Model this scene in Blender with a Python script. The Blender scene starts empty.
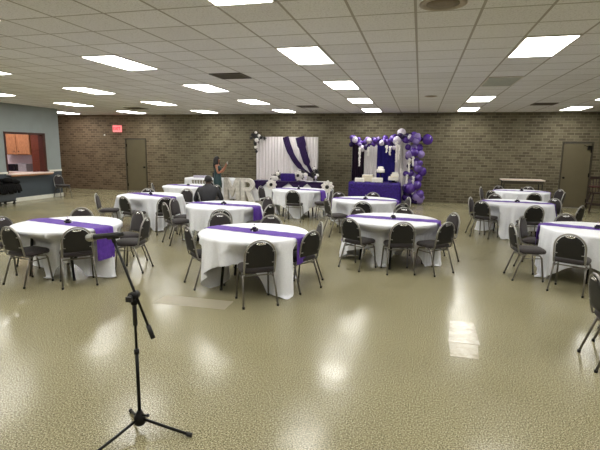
import bpy, math, random
from mathutils import Vector, Matrix
PI = math.pi
C = bpy.context.scene.collection
sc = bpy.context.scene
rnd = random.Random(7)

# ------------------------------------------------------------------ helpers
def lin(c):
    return tuple((x/255/12.92 if x/255 <= .04045 else ((x/255+.055)/1.055)**2.4) for x in c) + (1,)

class MB:
    """collects geometry of ONE mesh"""
    def __init__(s): s.v = []; s.f = []; s.sm = []; s.mi = []
    def add(s, vs, fs, smooth=False, mi=0):
        o = len(s.v); s.v += [tuple(v) for v in vs]
        for f in fs: s.f.append(tuple(o+i for i in f)); s.sm.append(smooth); s.mi.append(mi)
        return s
    def box(s, x0, y0, z0, x1, y1, z1, mi=0):
        v = [(x0,y0,z0),(x1,y0,z0),(x1,y1,z0),(x0,y1,z0),(x0,y0,z1),(x1,y0,z1),(x1,y1,z1),(x0,y1,z1)]
        return s.add(v, [(3,2,1,0),(4,5,6,7),(0,1,5,4),(1,2,6,5),(2,3,7,6),(3,0,4,7)], False, mi)
    def tube(s, pts, r, n=8, cap=True, closed=False, mi=0):
        pts = [Vector(p) for p in pts]; m = len(pts)
        rs = r if isinstance(r, (list, tuple)) else [r]*m
        vs = []; prev = None
        for i, p in enumerate(pts):
            if closed: t = (pts[(i+1) % m]-pts[i-1]).normalized()
            else: t = (pts[min(i+1, m-1)]-pts[max(i-1, 0)]).normalized()
            if prev is None:
                a = Vector((0,0,1)) if abs(t.z) < .9 else Vector((1,0,0))
                u = t.cross(a).normalized()
            else:
                u = (prev - t*prev.dot(t)).normalized()
            prev = u; w = t.cross(u)
            for k in range(n):
                a = 2*PI*k/n; vs.append(p+(u*math.cos(a)+w*math.sin(a))*rs[i])
        fs = []
        for i in range(m if closed else m-1):
            j = (i+1) % m
            for k in range(n): fs.append((i*n+k, i*n+(k+1) % n, j*n+(k+1) % n, j*n+k))
        if cap and not closed:
            fs.append(tuple(range(n))[::-1]); fs.append(tuple((m-1)*n+k for k in range(n)))
        return s.add(vs, fs, True, mi)
    def lathe(s, prof, n=24, c=(0,0,0), mi=0, smooth=True):
        vs = []; fs = []; m = len(prof)
        for (r, z) in prof:
            for k in range(n):
                a = 2*PI*k/n; vs.append((c[0]+r*math.cos(a), c[1]+r*math.sin(a), c[2]+z))
        for i in range(m-1):
            for k in range(n): fs.append((i*n+k, i*n+(k+1) % n, (i+1)*n+(k+1) % n, (i+1)*n+k))
        fs.append(tuple(range(n))[::-1]); fs.append(tuple((m-1)*n+k for k in range(n)))
        return s.add(vs, fs, smooth, mi)
    def ball(s, c, r, n=12, m=8, sz=1.0, mi=0):
        prof = []
        vs = []; fs = []
        for i in range(m+1):
            t = PI*i/m; rr = max(1e-4, r*math.sin(t)); z = -r*sz*math.cos(t)
            for k in range(n):
                a = 2*PI*k/n; vs.append((c[0]+rr*math.cos(a), c[1]+rr*math.sin(a), c[2]+z))
        for i in range(m):
            for k in range(n): fs.append((i*n+k, i*n+(k+1) % n, (i+1)*n+(k+1) % n, (i+1)*n+k))
        return s.add(vs, fs, True, mi)
    def grid(s, fn, nu, nv, smooth=True, wrap=False, mi=0):
        vs = [fn(i/(nu-1) if not wrap else i/nu, j/(nv-1)) for j in range(nv) for i in range(nu)]
        fs = []
        for j in range(nv-1):
            for i in range(nu if wrap else nu-1):
                k = (i+1) % nu; fs.append((j*nu+i, j*nu+k, (j+1)*nu+k, (j+1)*nu+i))
        return s.add(vs, fs, smooth, mi)
    def prism(s, outline, z0, z1, axis='z', mi=0, smooth=False):
        n = len(outline)
        def P(a, b, h): return (a, b, h) if axis == 'z' else ((a, h, b) if axis == 'y' else (h, a, b))
        vs = [P(a, b, z0) for a, b in outline]+[P(a, b, z1) for a, b in outline]
        fs = [tuple(range(n))[::-1], tuple(range(n, 2*n))]+[(i, (i+1) % n, n+(i+1) % n, n+i) for i in range(n)]
        return s.add(vs, fs, smooth, mi)
    def xform(s, M):
        s.v = [tuple(M @ Vector(v)) for v in s.v]; return s
    def mesh(s, name, mats):
        me = bpy.data.meshes.new(name); me.from_pydata(s.v, [], s.f); me.update()
        for m in (mats if isinstance(mats, (list, tuple)) else [mats]): me.materials.append(m)
        me.polygons.foreach_set('use_smooth', s.sm); me.polygons.foreach_set('material_index', s.mi)
        return me
    def build(s, name, mats, parent=None, loc=None, rotz=None, bevel=0):
        o = bpy.data.objects.new(name, s.mesh(name, mats)); C.objects.link(o)
        if parent: o.parent = parent
        if loc: o.location = loc
        if rotz is not None: o.rotation_euler.z = rotz
        if bevel:
            b = o.modifiers.new('bevel', 'BEVEL'); b.width = bevel; b.segments = 2; b.limit_method = 'ANGLE'
        return o

def tag(o, label, cat, group=None, kind=None):
    o['label'] = label; o['category'] = cat
    if group: o['group'] = group
    if kind: o['kind'] = kind
    return o
def thing(name, label, cat, loc=(0,0,0), rz=0, group=None):
    o = bpy.data.objects.new(name, None); C.objects.link(o); o.empty_display_size = .1
    o.location = loc; o.rotation_euler = (0, 0, rz); return tag(o, label, cat, group)
def struct(name, mb, m, bevel=0):
    o = mb.build(name, m, bevel=bevel); o['kind'] = 'structure'; return o
def dup(root, loc, rz, label=None):
    r = root.copy(); C.objects.link(r); r.location = loc; r.rotation_euler = (0, 0, rz)
    if label: r['label'] = label
    for ch in list(root.children):
        c = ch.copy(); C.objects.link(c); c.parent = r
        for g in list(ch.children):
            d = g.copy(); C.objects.link(d); d.parent = c
    return r

# ------------------------------------------------------------------ materials
def newmat(name):
    m = bpy.data.materials.new(name); m.use_nodes = True
    nt = m.node_tree; return m, nt, nt.nodes['Principled BSDF']
def N(nt, t, **k):
    n = nt.nodes.new(t)
    for a, v in k.items():
        if a.startswith('i_'): n.inputs[a[2:].replace('_', ' ')].default_value = v
        else: setattr(n, a, v)
    return n
def ramp(nt, fac, stops):
    r = nt.nodes.new('ShaderNodeValToRGB'); nt.links.new(fac, r.inputs[0])
    while len(r.color_ramp.elements) > 1: r.color_ramp.elements.remove(r.color_ramp.elements[-1])
    r.color_ramp.elements[0].position = stops[0][0]; r.color_ramp.elements[0].color = stops[0][1]
    for p, c in stops[1:]:
        e = r.color_ramp.elements.new(p); e.color = c
    return r.outputs[0]
def simple(name, col, rough=.5, metal=0, var=.12, scale=20, bump=0, sheen=0, emit=0, spec=.5, stretch=None):
    """principled with a noise variation of the base colour (procedural)"""
    m, nt, b = newmat(name)
    tc = N(nt, 'ShaderNodeTexCoord'); src = tc.outputs['Object']
    if stretch:
        mp = N(nt, 'ShaderNodeMapping'); mp.inputs['Scale'].default_value = stretch
        nt.links.new(src, mp.inputs[0]); src = mp.outputs[0]
    no = N(nt, 'ShaderNodeTexNoise', i_Scale=scale, i_Detail=4.0)
    nt.links.new(src, no.inputs['Vector'])
    c = lin(col)
    a = tuple(x*(1-var) for x in c[:3])+(1,); d = tuple(min(1, x*(1+var)) for x in c[:3])+(1,)
    nt.links.new(ramp(nt, no.outputs[0], [(.3, a), (.7, d)]), b.inputs['Base Color'])
    b.inputs['Roughness'].default_value = rough; b.inputs['Metallic'].default_value = metal
    b.inputs['Specular IOR Level'].default_value = spec
    if sheen: b.inputs['Sheen Weight'].default_value = sheen
    if emit:
        b.inputs['Emission Color'].default_value = c; b.inputs['Emission Strength'].default_value = emit
    if bump:
        bp = N(nt, 'ShaderNodeBump'); bp.inputs['Strength'].default_value = bump; bp.inputs['Distance'].default_value = .01
        nt.links.new(no.outputs[0], bp.inputs['Height']); nt.links.new(bp.outputs[0], b.inputs['Normal'])
    return m

def m_floor():
    m, nt, b = newmat('speckled_floor'); L = nt.links.new
    g = N(nt, 'ShaderNodeNewGeometry'); P = g.outputs['Position']
    n1 = N(nt, 'ShaderNodeTexNoise', i_Scale=105.0, i_Detail=3.0, i_Roughness=.7); L(P, n1.inputs['Vector'])
    sp = ramp(nt, n1.outputs[0], [(.33, lin((56, 53, 36))), (.46, lin((122, 116, 88))), (.53, lin((156, 149, 120))), (.66, lin((200, 195, 164)))])
    n2 = N(nt, 'ShaderNodeTexVoronoi', i_Scale=34.0); L(P, n2.inputs['Vector'])
    dk = ramp(nt, n2.outputs['Distance'], [(.12, lin((110,98,70))), (.30, (1,1,1,1))])
    mx = N(nt, 'ShaderNodeMix', data_type='RGBA', blend_type='MULTIPLY'); mx.inputs[0].default_value = .35
    L(sp, mx.inputs[6]); L(dk, mx.inputs[7])
    n3 = N(nt, 'ShaderNodeTexNoise', i_Scale=.55, i_Detail=3.0); L(P, n3.inputs['Vector'])
    bl = ramp(nt, n3.outputs[0], [(.3, (.84,.83,.80,1)), (.7, (1,1,1,1))])
    m2 = N(nt, 'ShaderNodeMix', data_type='RGBA', blend_type='MULTIPLY'); m2.inputs[0].default_value = 1
    L(mx.outputs[2], m2.inputs[6]); L(bl, m2.inputs[7])
    # seams of the sheet flooring
    sx = N(nt, 'ShaderNodeSeparateXYZ'); L(P, sx.inputs[0])
    def seam(o, per, off):
        a = N(nt, 'ShaderNodeMath', operation='ADD'); L(o, a.inputs[0]); a.inputs[1].default_value = off
        d = N(nt, 'ShaderNodeMath', operation='PINGPONG'); L(a.outputs[0], d.inputs[0]); d.inputs[1].default_value = per/2
        c = N(nt, 'ShaderNodeMath', operation='LESS_THAN'); L(d.outputs[0], c.inputs[0]); c.inputs[1].default_value = .0025
        return c.outputs[0]
    s = N(nt, 'ShaderNodeMath', operation='MAXIMUM'); L(seam(sx.outputs[0], 1.83, .62), s.inputs[0]); L(seam(sx.outputs[1], 9.2, 4.3), s.inputs[1])
    m3 = N(nt, 'ShaderNodeMix', data_type='RGBA'); sf = N(nt, 'ShaderNodeMath', operation='MULTIPLY'); sf.inputs[1].default_value = .35
    L(s.outputs[0], sf.inputs[0]); L(sf.outputs[0], m3.inputs[0]); L(m2.outputs[2], m3.inputs[6]); m3.inputs[7].default_value = lin((110,100,78))
    L(m3.outputs[2], b.inputs['Base Color'])
    n4 = N(nt, 'ShaderNodeTexNoise', i_Scale=1.3, i_Detail=3.0, i_Roughness=.5); L(P, n4.inputs['Vector'])
    rr = N(nt, 'ShaderNodeMapRange'); L(n4.outputs[0], rr.inputs[0])
    rr.inputs[1].default_value = .35; rr.inputs[2].default_value = .65; rr.inputs[3].default_value = .18; rr.inputs[4].default_value = .25
    L(rr.outputs[0], b.inputs['Roughness'])
    n5 = N(nt, 'ShaderNodeTexNoise', i_Scale=6.0, i_Detail=2.0); L(P, n5.inputs['Vector'])
    bp = N(nt, 'ShaderNodeBump'); bp.inputs['Strength'].default_value = .11; bp.inputs['Distance'].default_value = .02
    L(n5.outputs[0], bp.inputs['Height']); L(bp.outputs[0], b.inputs['Normal'])
    b.inputs['Specular IOR Level'].default_value = .24
    return m

def m_ceiling():
    m, nt, b = newmat('ceiling_tiles'); L = nt.links.new
    g = N(nt, 'ShaderNodeNewGeometry'); P = g.outputs['Position']
    sx = N(nt, 'ShaderNodeSeparateXYZ'); L(P, sx.inputs[0])
    def line(o, off, w):
        a = N(nt, 'ShaderNodeMath', operation='ADD'); L(o, a.inputs[0]); a.inputs[1].default_value = off
        d = N(nt, 'ShaderNodeMath', operation='PINGPONG'); L(a.outputs[0], d.inputs[0]); d.inputs[1].default_value = .305
        c = N(nt, 'ShaderNodeMath', operation='LESS_THAN'); L(d.outputs[0], c.inputs[0]); c.inputs[1].default_value = w
        return c.outputs[0]
    s = N(nt, 'ShaderNodeMath', operation='MAXIMUM')
    L(line(sx.outputs[0], 1.9446+.61*40, .0135), s.inputs[0]); L(line(sx.outputs[1], -4.8603+.61*40, .012), s.inputs[1])
    n = N(nt, 'ShaderNodeTexNoise', i_Scale=55.0, i_Detail=4.0, i_Roughness=.7); L(P, n.inputs['Vector'])
    tile = ramp(nt, n.outputs[0], [(.34, lin((206,204,204))), (.48, lin((238,238,240))), (.7, lin((242,242,244)))])
    v = N(nt, 'ShaderNodeTexWhiteNoise', noise_dimensions='3D')
    sn = N(nt, 'ShaderNodeVectorMath', operation='SNAP'); ad = N(nt, 'ShaderNodeVectorMath', operation='ADD')
    L(P, ad.inputs[0]); ad.inputs[1].default_value = (1.9446+24.4, -4.8603+24.4, 0)
    L(ad.outputs[0], sn.inputs[0]); sn.inputs[1].default_value = (.61, .61, 10); L(sn.outputs[0], v.inputs['Vector'])
    tv = ramp(nt, v.outputs['Value'], [(0, (.93,.925,.915,1)), (1, (1,1,1,1))])
    mm = N(nt, 'ShaderNodeMix', data_type='RGBA', blend_type='MULTIPLY'); mm.inputs[0].default_value = 1
    L(tile, mm.inputs[6]); L(tv, mm.inputs[7])
    mx = N(nt, 'ShaderNodeMix', data_type='RGBA'); L(s.outputs[0], mx.inputs[0]); L(mm.outputs[2], mx.inputs[6]); mx.inputs[7].default_value = lin((176,172,166))
    L(mx.outputs[2], b.inputs['Base Color']); b.inputs['Roughness'].default_value = .9
    b.inputs['Specular IOR Level'].default_value = .1
    return m

def m_brick():
    m, nt, b = newmat('brown_brick'); L = nt.links.new
    g = N(nt, 'ShaderNodeNewGeometry'); P = g.outputs['Position']
    sx = N(nt, 'ShaderNodeSeparateXYZ'); L(P, sx.inputs[0])
    sm = N(nt, 'ShaderNodeMath', operation='ADD'); L(sx.outputs[0], sm.inputs[0]); L(sx.outputs[1], sm.inputs[1])
    cb = N(nt, 'ShaderNodeCombineXYZ'); L(sm.outputs[0], cb.inputs[0]); L(sx.outputs[2], cb.inputs[1])
    br = N(nt, 'ShaderNodeTexBrick'); L(cb.outputs[0], br.inputs['Vector'])
    br.inputs['Scale'].default_value = 1; br.inputs['Brick Width'].default_value = .235; br.inputs['Row Height'].default_value = .092
    br.inputs['Mortar Size'].default_value = .010; br.inputs['Mortar Smooth'].default_value = .3; br.inputs['Bias'].default_value = -.25
    br.inputs['Color1'].default_value = lin((104,97,75)); br.inputs['Color2'].default_value = lin((64,56,39)); br.inputs['Mortar'].default_value = lin((122,115,94))
    n = N(nt, 'ShaderNodeTexNoise', i_Scale=2.2, i_Detail=4.0); L(cb.outputs[0], n.inputs['Vector'])
    v = ramp(nt, n.outputs[0], [(.3, (.78,.76,.74,1)), (.7, (1.0,1.0,1.0,1))])
    mx = N(nt, 'ShaderNodeMix', data_type='RGBA', blend_type='MULTIPLY'); mx.inputs[0].default_value = 1
    L(br.outputs[0], mx.inputs[6]); L(v, mx.inputs[7])
    # the bricks turn redder towards the left end of the wall
    mr = N(nt, 'ShaderNodeMapRange'); L(sx.outputs[0], mr.inputs[0]); mr.inputs[1].default_value = -14; mr.inputs[2].default_value = -9
    tint = ramp(nt, mr.outputs[0], [(0, (1.32,1.06,1.06,1)), (1, (1,1,1,1))])
    m2 = N(nt, 'ShaderNodeMix', data_type='RGBA', blend_type='MULTIPLY'); m2.inputs[0].default_value = 1
    L(mx.outputs[2], m2.inputs[6]); L(tint, m2.inputs[7])
    L(m2.outputs[2], b.inputs['Base Color']); b.inputs['Roughness'].default_value = .75
    bp = N(nt, 'ShaderNodeBump'); bp.inputs['Strength'].default_value = .4; bp.inputs['Distance'].default_value = .008; bp.invert = True
    L(br.outputs['Fac'], bp.inputs['Height']); L(bp.outputs[0], b.inputs['Normal'])
    return m

def m_emit(name, col, st):
    m, nt, b = newmat(name)
    no = N(nt, 'ShaderNodeTexNoise', i_Scale=3.0); c = lin(col)
    nt.links.new(ramp(nt, no.outputs[0], [(.2, tuple(x*.97 for x in c[:3])+(1,)), (.8, c)]), b.inputs['Emission Color'])
    b.inputs['Base Color'].default_value = c; b.inputs['Emission Strength'].default_value = st
    return m

M = {}
M['floor'] = m_floor(); M['ceil'] = m_ceiling(); M['brick'] = m_brick()
M['paint_up'] = simple('grey_blue_paint', (139,147,148), .6, var=.04, scale=3)
M['paint_low'] = simple('slate_paint', (66,74,82), .5, var=.06, scale=3)
M['white_trim'] = simple('white_trim', (222,222,212), .45, var=.04)
M['beige_wall'] = simple('beige_wall_paint', (168,158,136), .7, var=.05, scale=2)
M['door'] = simple('olive_door_paint', (96,88,66), .5, var=.05, scale=3)
M['frame_dark'] = simple('dark_door_frame', (58,52,39), .5)
M['hinge'] = simple('dark_metal_hinge', (26,23,20), .4, metal=.7)
M['black_vinyl'] = simple('black_vinyl', (20,19,18), .55, var=.2, scale=40, bump=.15)
M['charcoal'] = simple('charcoal_fabric', (45,39,40), .85, var=.35, scale=140, bump=.2, sheen=.1)
M['tube'] = simple('silver_grey_tube', (158,156,152), .32, metal=.9, var=.08)
M['leg'] = simple('grey_steel_leg', (126,122,116), .35, metal=.85, var=.1)
M['chrome'] = simple('chrome', (225,225,225), .15, metal=1, var=.03)
M['rubber'] = simple('black_rubber', (18,17,16), .6)
M['cloth'] = simple('white_linen', (228,230,236), .75, var=.04, scale=60, bump=.05, sheen=.2)
M['drape'] = simple('white_drape', (206,200,202), .7, var=.05, scale=30, sheen=.3)
M['purple'] = simple('purple_satin', (92,58,156), .6, var=.2, scale=18, bump=.15, spec=.2)
M['purple_dk'] = simple('deep_purple_cloth', (38,20,64), .6, var=.15, scale=14, spec=.2)
M['purple_seq'] = simple('purple_crushed_cloth', (46,20,112), .55, var=.6, scale=26, bump=.5, spec=.3)
M['plum'] = simple('plum_black_drape', (26,12,30), .7, var=.15, scale=12, spec=.15)
M['indigo'] = simple('indigo_drape', (28,18,100), .6, var=.2, scale=12, spec=.2)
M['tan_top'] = simple('table_laminate', (150,130,104), .5)
M['black_metal'] = simple('black_powder_coat', (8,8,8), .45, var=.2, scale=60, spec=.3)
M['mic_grille'] = simple('mic_grille_steel', (168,168,164), .35, metal=.8, var=.25, scale=300, bump=.4)
M['mic_body'] = simple('mic_body_grey', (30,30,32), .4)
M['light'] = m_emit('lit_diffuser', (255,253,246), 9.0)
M['light_kit'] = m_emit('kitchen_diffuser', (255,238,240), 16.0)
M['light_off'] = simple('unlit_diffuser', (196,202,196), .25, var=.04)
M['fix'] = simple('fixture_frame', (205,200,190), .5)
M['vent'] = simple('dark_vent_metal', (74,66,56), .5, metal=.3)
M['vent_in'] = simple('vent_shadow', (34,30,26), .7)
M['spk'] = simple('speaker_grille', (128,116,98), .6, var=.2, scale=120)
M['spk_rim'] = simple('speaker_rim', (176,166,150), .5)
M['exit'] = m_emit('exit_face', (232,120,120), .55)
M['exit_txt'] = m_emit('exit_letters', (196,30,44), .8)
M['wood'] = simple('oak_cabinet', (166,116,80), .45, var=.3, scale=9, stretch=(6,6,1))
M['wood_dk'] = simple('dark_red_wood', (104,52,36), .4, var=.25, scale=9, stretch=(8,8,1))
M['brown_jamb'] = simple('dark_brown_jamb', (66,32,26), .4, var=.15)
M['kit_wall'] = simple('kitchen_wall', (226,214,222), .6, var=.03)
M['counter'] = simple('pale_counter', (222,206,196), .35, var=.05)
M['appl_gray'] = simple('grey_appliance', (158,156,160), .35, metal=.3)
M['appl_black'] = simple('black_appliance', (22,22,26), .2)
M['balloon_a'] = simple('purple_balloon', (76,46,134), .22, var=.05)
M['balloon_b'] = simple('lavender_balloon', (130,112,172), .25, var=.05)
M['balloon_c'] = simple('deep_purple_balloon', (40,24,76), .2, var=.05)
M['balloon_d'] = simple('white_balloon', (198,190,206), .25, var=.03)
M['balloon_e'] = simple('violet_balloon', (96,70,152), .2, var=.05)
M['petal'] = simple('white_petal', (232,228,226), .6, var=.05)
M['leaf'] = simple('dark_leaf', (30,36,28), .55, var=.3)
M['blk_petal'] = simple('black_petal', (22,20,24), .6)
M['icing'] = simple('white_icing', (236,232,226), .45, var=.04, bump=.1, scale=40)
M['icing_cream'] = simple('cream_icing', (222,212,190), .5, var=.06)
M['glass_dark'] = simple('dark_glass', (24,20,34), .12)
M['crystal'] = simple('crystal', (220,214,236), .08, metal=.4)
M['letter'] = simple('distressed_white', (206,202,196), .55, var=.22, scale=12)
M['skin'] = simple('brown_skin', (158,108,84), .5, var=.06)
M['skin_dk'] = simple('deep_brown_skin', (72,50,40), .5, var=.06)
M['hair'] = simple('black_hair', (16,13,13), .5, var=.3, scale=60)
M['teal'] = simple('dark_teal_dress', (16,50,56), .5, var=.2, scale=14)
M['shirt'] = simple('dark_charcoal_shirt', (38,38,44), .75, var=.2, scale=16)
M['trouser'] = simple('dark_trousers', (28,28,34), .8)
M['phone'] = simple('pale_phone_case', (206,206,204), .3)
M['screen'] = simple('phone_screen', (20,20,24), .1)
M['red_wood'] = simple('dark_stained_wood', (46,26,22), .4, var=.3, scale=10)
M['red_seat'] = simple('dark_red_tray', (74,22,28), .4, var=.1)
M['bin'] = simple('grey_plastic_bin', (74,80,86), .5, var=.05)
M['blk_cloth'] = simple('black_cloth_heap', (8,8,9), .85, var=.4, scale=18, bump=.3, spec=.2)
M['eye'] = simple('eye_white', (225,220,215), .3)
M['lip'] = simple('lip', (120,56,54), .5)
def m_tape(name, rlo, rhi, alpha, c0, c1):
    m, nt, b = newmat(name); L = nt.links.new
    g = N(nt, 'ShaderNodeNewGeometry'); no = N(nt, 'ShaderNodeTexNoise', i_Scale=9.0, i_Detail=5.0, i_Roughness=.7); L(g.outputs['Position'], no.inputs['Vector'])
    L(ramp(nt, no.outputs[0], [(.35, lin(c0)), (.65, lin(c1))]), b.inputs['Base Color'])
    L(ramp(nt, no.outputs[0], [(.4, (rlo,rlo,rlo,1)), (.6, (rhi,rhi,rhi,1))]), b.inputs['Roughness'])
    bp = N(nt, 'ShaderNodeBump'); bp.inputs['Strength'].default_value = .25; bp.inputs['Distance'].default_value = .01
    L(no.outputs[0], bp.inputs['Height']); L(bp.outputs[0], b.inputs['Normal'])
    b.inputs['Alpha'].default_value = alpha
    return m
M['tape'] = m_tape('clear_tape', .12, .22, .8, (158,150,128), (206,199,178)); M['tape_pale'] = m_tape('pale_tape', .3, .4, .85, (168,160,138), (180,172,150))

# ------------------------------------------------------------------ room shell
CZ = 3.148; YB = 17.1; XL = -12.75; XR = 8.0; YN = -3.0; WE = 14.24
struct('floor', MB().box(-18, YN-.1, -.1, XR+.1, YB+.1, 0), M['floor'])
struct('ceiling', MB().box(-18, YN-.1, CZ, XR+.1, YB+.1, CZ+.1), M['ceil'])
# back brick wall with two door openings
D1 = (-12.02, -11.02, 2.19); D2 = (4.55, 5.47, 2.19)
mb = MB()
xs = [-18, D1[0], D1[1], D2[0], D2[1], XR+.1]
mb.box(xs[0], YB, 0, xs[1], YB+.2, CZ).box(xs[2], YB, 0, xs[3], YB+.2, CZ).box(xs[4], YB, 0, xs[5], YB+.2, CZ)
for d in (D1, D2): mb.box(d[0], YB, d[2], d[1], YB+.2, CZ)
struct('wall_back', mb, M['brick'])
struct('wall_right', MB().box(XR, YN, 0, XR+.2, YB, CZ), M['brick'])
struct('wall_front', MB().box(-18, YN-.2, 0, XR+.2, YN, CZ), M['beige_wall'])
struct('wall_hall_end', MB().box(-18.2, YN, 0, -18, YB, CZ), M['beige_wall'])
# serving wall on the left with its opening
OY0, OY1, OZ0, OZ1 = 11.95, 13.54, .93, 2.21
T = .16
mb = MB()
def wallseg(y0, y1, z0, z1, mi):
    mb.box(XL-T, y0, z0, XL, y1, z1, mi)
RZ = .96
for (y0, y1) in ((YN, OY0), (OY1, WE)):
    wallseg(y0, y1, 0, RZ, 1); wallseg(y0, y1, RZ, CZ, 0)
wallseg(OY0, OY1, 0, OZ0-.05, 1); wallseg(OY0, OY1, OZ1, CZ, 0)
struct('wall_left', mb, [M['paint_up'], M['paint_low']])
struct('trim_1', MB().box(XL+.001, YN, RZ-.03, XL+.025, OY0-.02, RZ+.03).box(XL+.001, OY1+.11, RZ-.03, XL+.025, WE, RZ+.03), M['white_trim'])
struct('baseboard_left', MB().box(XL+.001, YN, 0, XL+.02, WE, .13), M['white_trim'])
# opening: dark brown jambs, brown edge sill with pale top
mb = MB(); mb.box(XL-T-.02, OY0-.04, OZ0, XL+.02, OY0+.015, OZ1+.05); mb.box(XL-T-.02, OY1-.09, OZ0, XL+.02, OY1+.03, OZ1+.05); mb.box(XL-T-.02, OY0, OZ1-.015, XL+.02, OY1, OZ1+.05)
wnd = struct('window_1', mb, M['brown_jamb'])
MB().box(XL-T-.05, OY0-.07, OZ0-.045, XL+.22, OY1+.1, OZ0).build('sill', M['counter'], wnd, bevel=.008)
MB().box(XL+.17, OY0-.05, OZ0-.085, XL+.2, OY1+.08, OZ0-.046).build('sill_edge', M['wood'], wnd)
# kitchen behind it
struct('wall_kitchen_end', MB().box(-18, 14.06, 0, XL-T, WE, CZ), [M['kit_wall']])
struct('wall_kitchen_side', MB().box(-18, 9.0, 0, XL-T, 9.12, CZ), M['kit_wall'])
# doors
def door(i, d, hinge_left, knob):
    mb = MB(); x0, x1, zt = d
    w = .045
    mb.box(x0, YB-.025, 0, x0+w, YB+.12, zt).box(x1-w, YB-.025, 0, x1, YB+.12, zt).box(x0+w, YB-.025, zt-w, x1-w, YB+.12, zt)
    fr = struct('door_%d' % i, mb, M['frame_dark'])
    MB().box(x0+w+.004, YB+.005, .008, x1-w-.004, YB+.05, zt-w-.004).build('door_leaf', M['door'], fr, bevel=.004)
    kx = x1-w-.08 if knob == 'r' else x0+w+.08
    kb = MB(); kb.tube([(kx, YB+.006, 1.0), (kx, YB-.03, 1.0)], .016, 10); kb.ball((kx, YB-.05, 1.0), .034)
    kb.tube([(kx, YB+.006, 1.0), (kx, YB-.004, 1.0)], .036, 14); kb.build('door_knob', M['hinge'], fr)
    hx = x0+w if knob == 'r' else x1-w
    for z in (.25, 1.1, 1.9):
        MB().tube([(hx, YB-.006, z-.07), (hx, YB-.006, z+.07)], .013, 8).box(hx-.03, YB-.004, z-.06, hx+.03, YB+.004, z+.06).build('hinge', M['hinge'], fr)
    return fr
door(1, D1, True, 'r'); dr = door(2, D2, False, 'l')
MB().box(D2[1]-.17, YB-.06, 1.93, D2[1]-.05, YB+.004, 2.06).tube([(D2[1]-.11,YB-.05,2.0),(D2[1]-.3,YB-.04,2.08)], .01, 6).build('door_closer', M['hinge'], dr)

# exit sign
ex = thing('exit_sign', 'small pink lit exit sign on the brick wall above left of the far left door', 'sign', (-12.34, YB, 2.44))
MB().box(-.2, -.07, 0, .2, 0, .27).build('sign_box', M['exit'], ex, bevel=.006)
def text_obj(name, body, size, parent, loc, mat, ext=.004, rot=(PI/2, 0, 0)):
    cu = bpy.data.curves.new(name, 'FONT'); cu.body = body; cu.size = size; cu.extrude = ext; cu.align_x = 'CENTER'; cu.align_y = 'CENTER'; cu.offset = .004
    t = bpy.data.objects.new('tmp', cu); C.objects.link(t)
    me = bpy.data.meshes.new_from_object(t.evaluated_get(bpy.context.evaluated_depsgraph_get()))
    bpy.data.objects.remove(t); me.materials.clear(); me.materials.append(mat)
    o = bpy.data.objects.new(name, me); C.objects.link(o); o.parent = parent; o.location = loc; o.rotation_euler = rot
    return o
text_obj('lettering', 'EXIT', .17, ex, (0, -.073, .135), M['exit_txt'])

# ------------------------------------------------------------------ ceiling fixtures
GX = lambda c: -1.9446+.61*c
GY = lambda k: 4.8603+.61*k
proto_l = None
def ceil_light(c, k, label, lit=True):
    global proto_l
    loc = (GX(c)+.305, GY(k)+.61, CZ)
    if proto_l is None or not lit:
        t = thing('ceiling_light', label, 'ceiling light', loc, 0, 'recessed ceiling lights')
        mb = MB(); w, l, b = .298, .603, .022
        mb.box(-w,-l,-.012,-w+b,l,0).box(w-b,-l,-.012,w,l,0).box(-w+b,-l,-.012,w-b,-l+b,0).box(-w+b,l-b,-.012,w-b,l,0)
        mb.build('frame', M['fix'], t)
        MB().box(-w+b,-l+b,-.011,w-b,l-b,-.001).build('diffuser', M['light'] if lit else M['light_off'], t)
        if lit: proto_l = t
    else:
        dup(proto_l, loc, 0, label)
col_name = {-25: 'behind the serving wall', -20: 'in the column at the far left over the hallway', -15: 'nearest the serving wall', -10: 'in second column from left', -5: 'left of the white drapes',
            0: 'left of the cake backdrop', 5: 'right of the balloon garland', 10: 'near the right hand door'}
row_name = {-8: 'behind the camera', -3: 'nearest overhead, cut by the top edge', 2: 'second row, large', 7: 'third row', 12: 'second last row', 17: 'last row, at the brick wall'}
for k in (-8, -3, 2, 7, 12, 17):
    for c in (-15, -10, -5, 0, 5, 10):
        if (c, k) == (5, 7):
            ceil_light(c, k, 'unlit dull ceiling panel, the only dark light, right of centre', False)
        else:
            ceil_light(c, k, 'lit ceiling light %s, %s' % (col_name[c], row_name[k]))
ceil_light(-20, 17, 'glowing white ceiling light at far left over the hallway, by the serving wall end')
# kitchen light
t = thing('kitchen_light', 'lit ceiling panel inside the kitchen behind the serving hatch', 'ceiling light', (-14.2, 12.4, CZ))
MB().box(-.6,-.3,-.012,.6,.3,-.008).build('diffuser', M['light_kit'], t); MB().box(-.62,-.32,-.008,.62,.32,0).build('frame', M['fix'], t)

def vent(c, k, label):
    t = thing('ceiling_vent', label, 'vent', (GX(c)+.305, GY(k)+.305, CZ), 0, 'dark ceiling vents')
    MB().box(-.28,-.28,-.004,.28,.28,-.001).build('backing', M['vent_in'], t)
    mb = MB(); w = .3
    mb.box(-w,-w,-.014,-w+.03,w,0).box(w-.03,-w,-.014,w,w,0).box(-w+.03,-w,-.014,w-.03,-w+.03,0).box(-w+.03,w-.03,-.014,w-.03,w,0)
    mb.build('frame', M['vent'], t)
    mb = MB()
    for i in range(11):
        y = -.25+i*.05; mb.add([(-.27,y,-.004),(.27,y,-.004),(.27,y+.03,-.013),(-.27,y+.03,-.013)], [(0,1,2,3)])
    mb.build('slats', M['vent'], t)
vent(-3, 5, 'dark square ceiling vent above the left side, largest and nearest of the vents')
vent(-3, 15, 'dark ceiling vent far back above the white drape backdrop')
vent(8, 15, 'dark ceiling vent far back on the right side')
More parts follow.
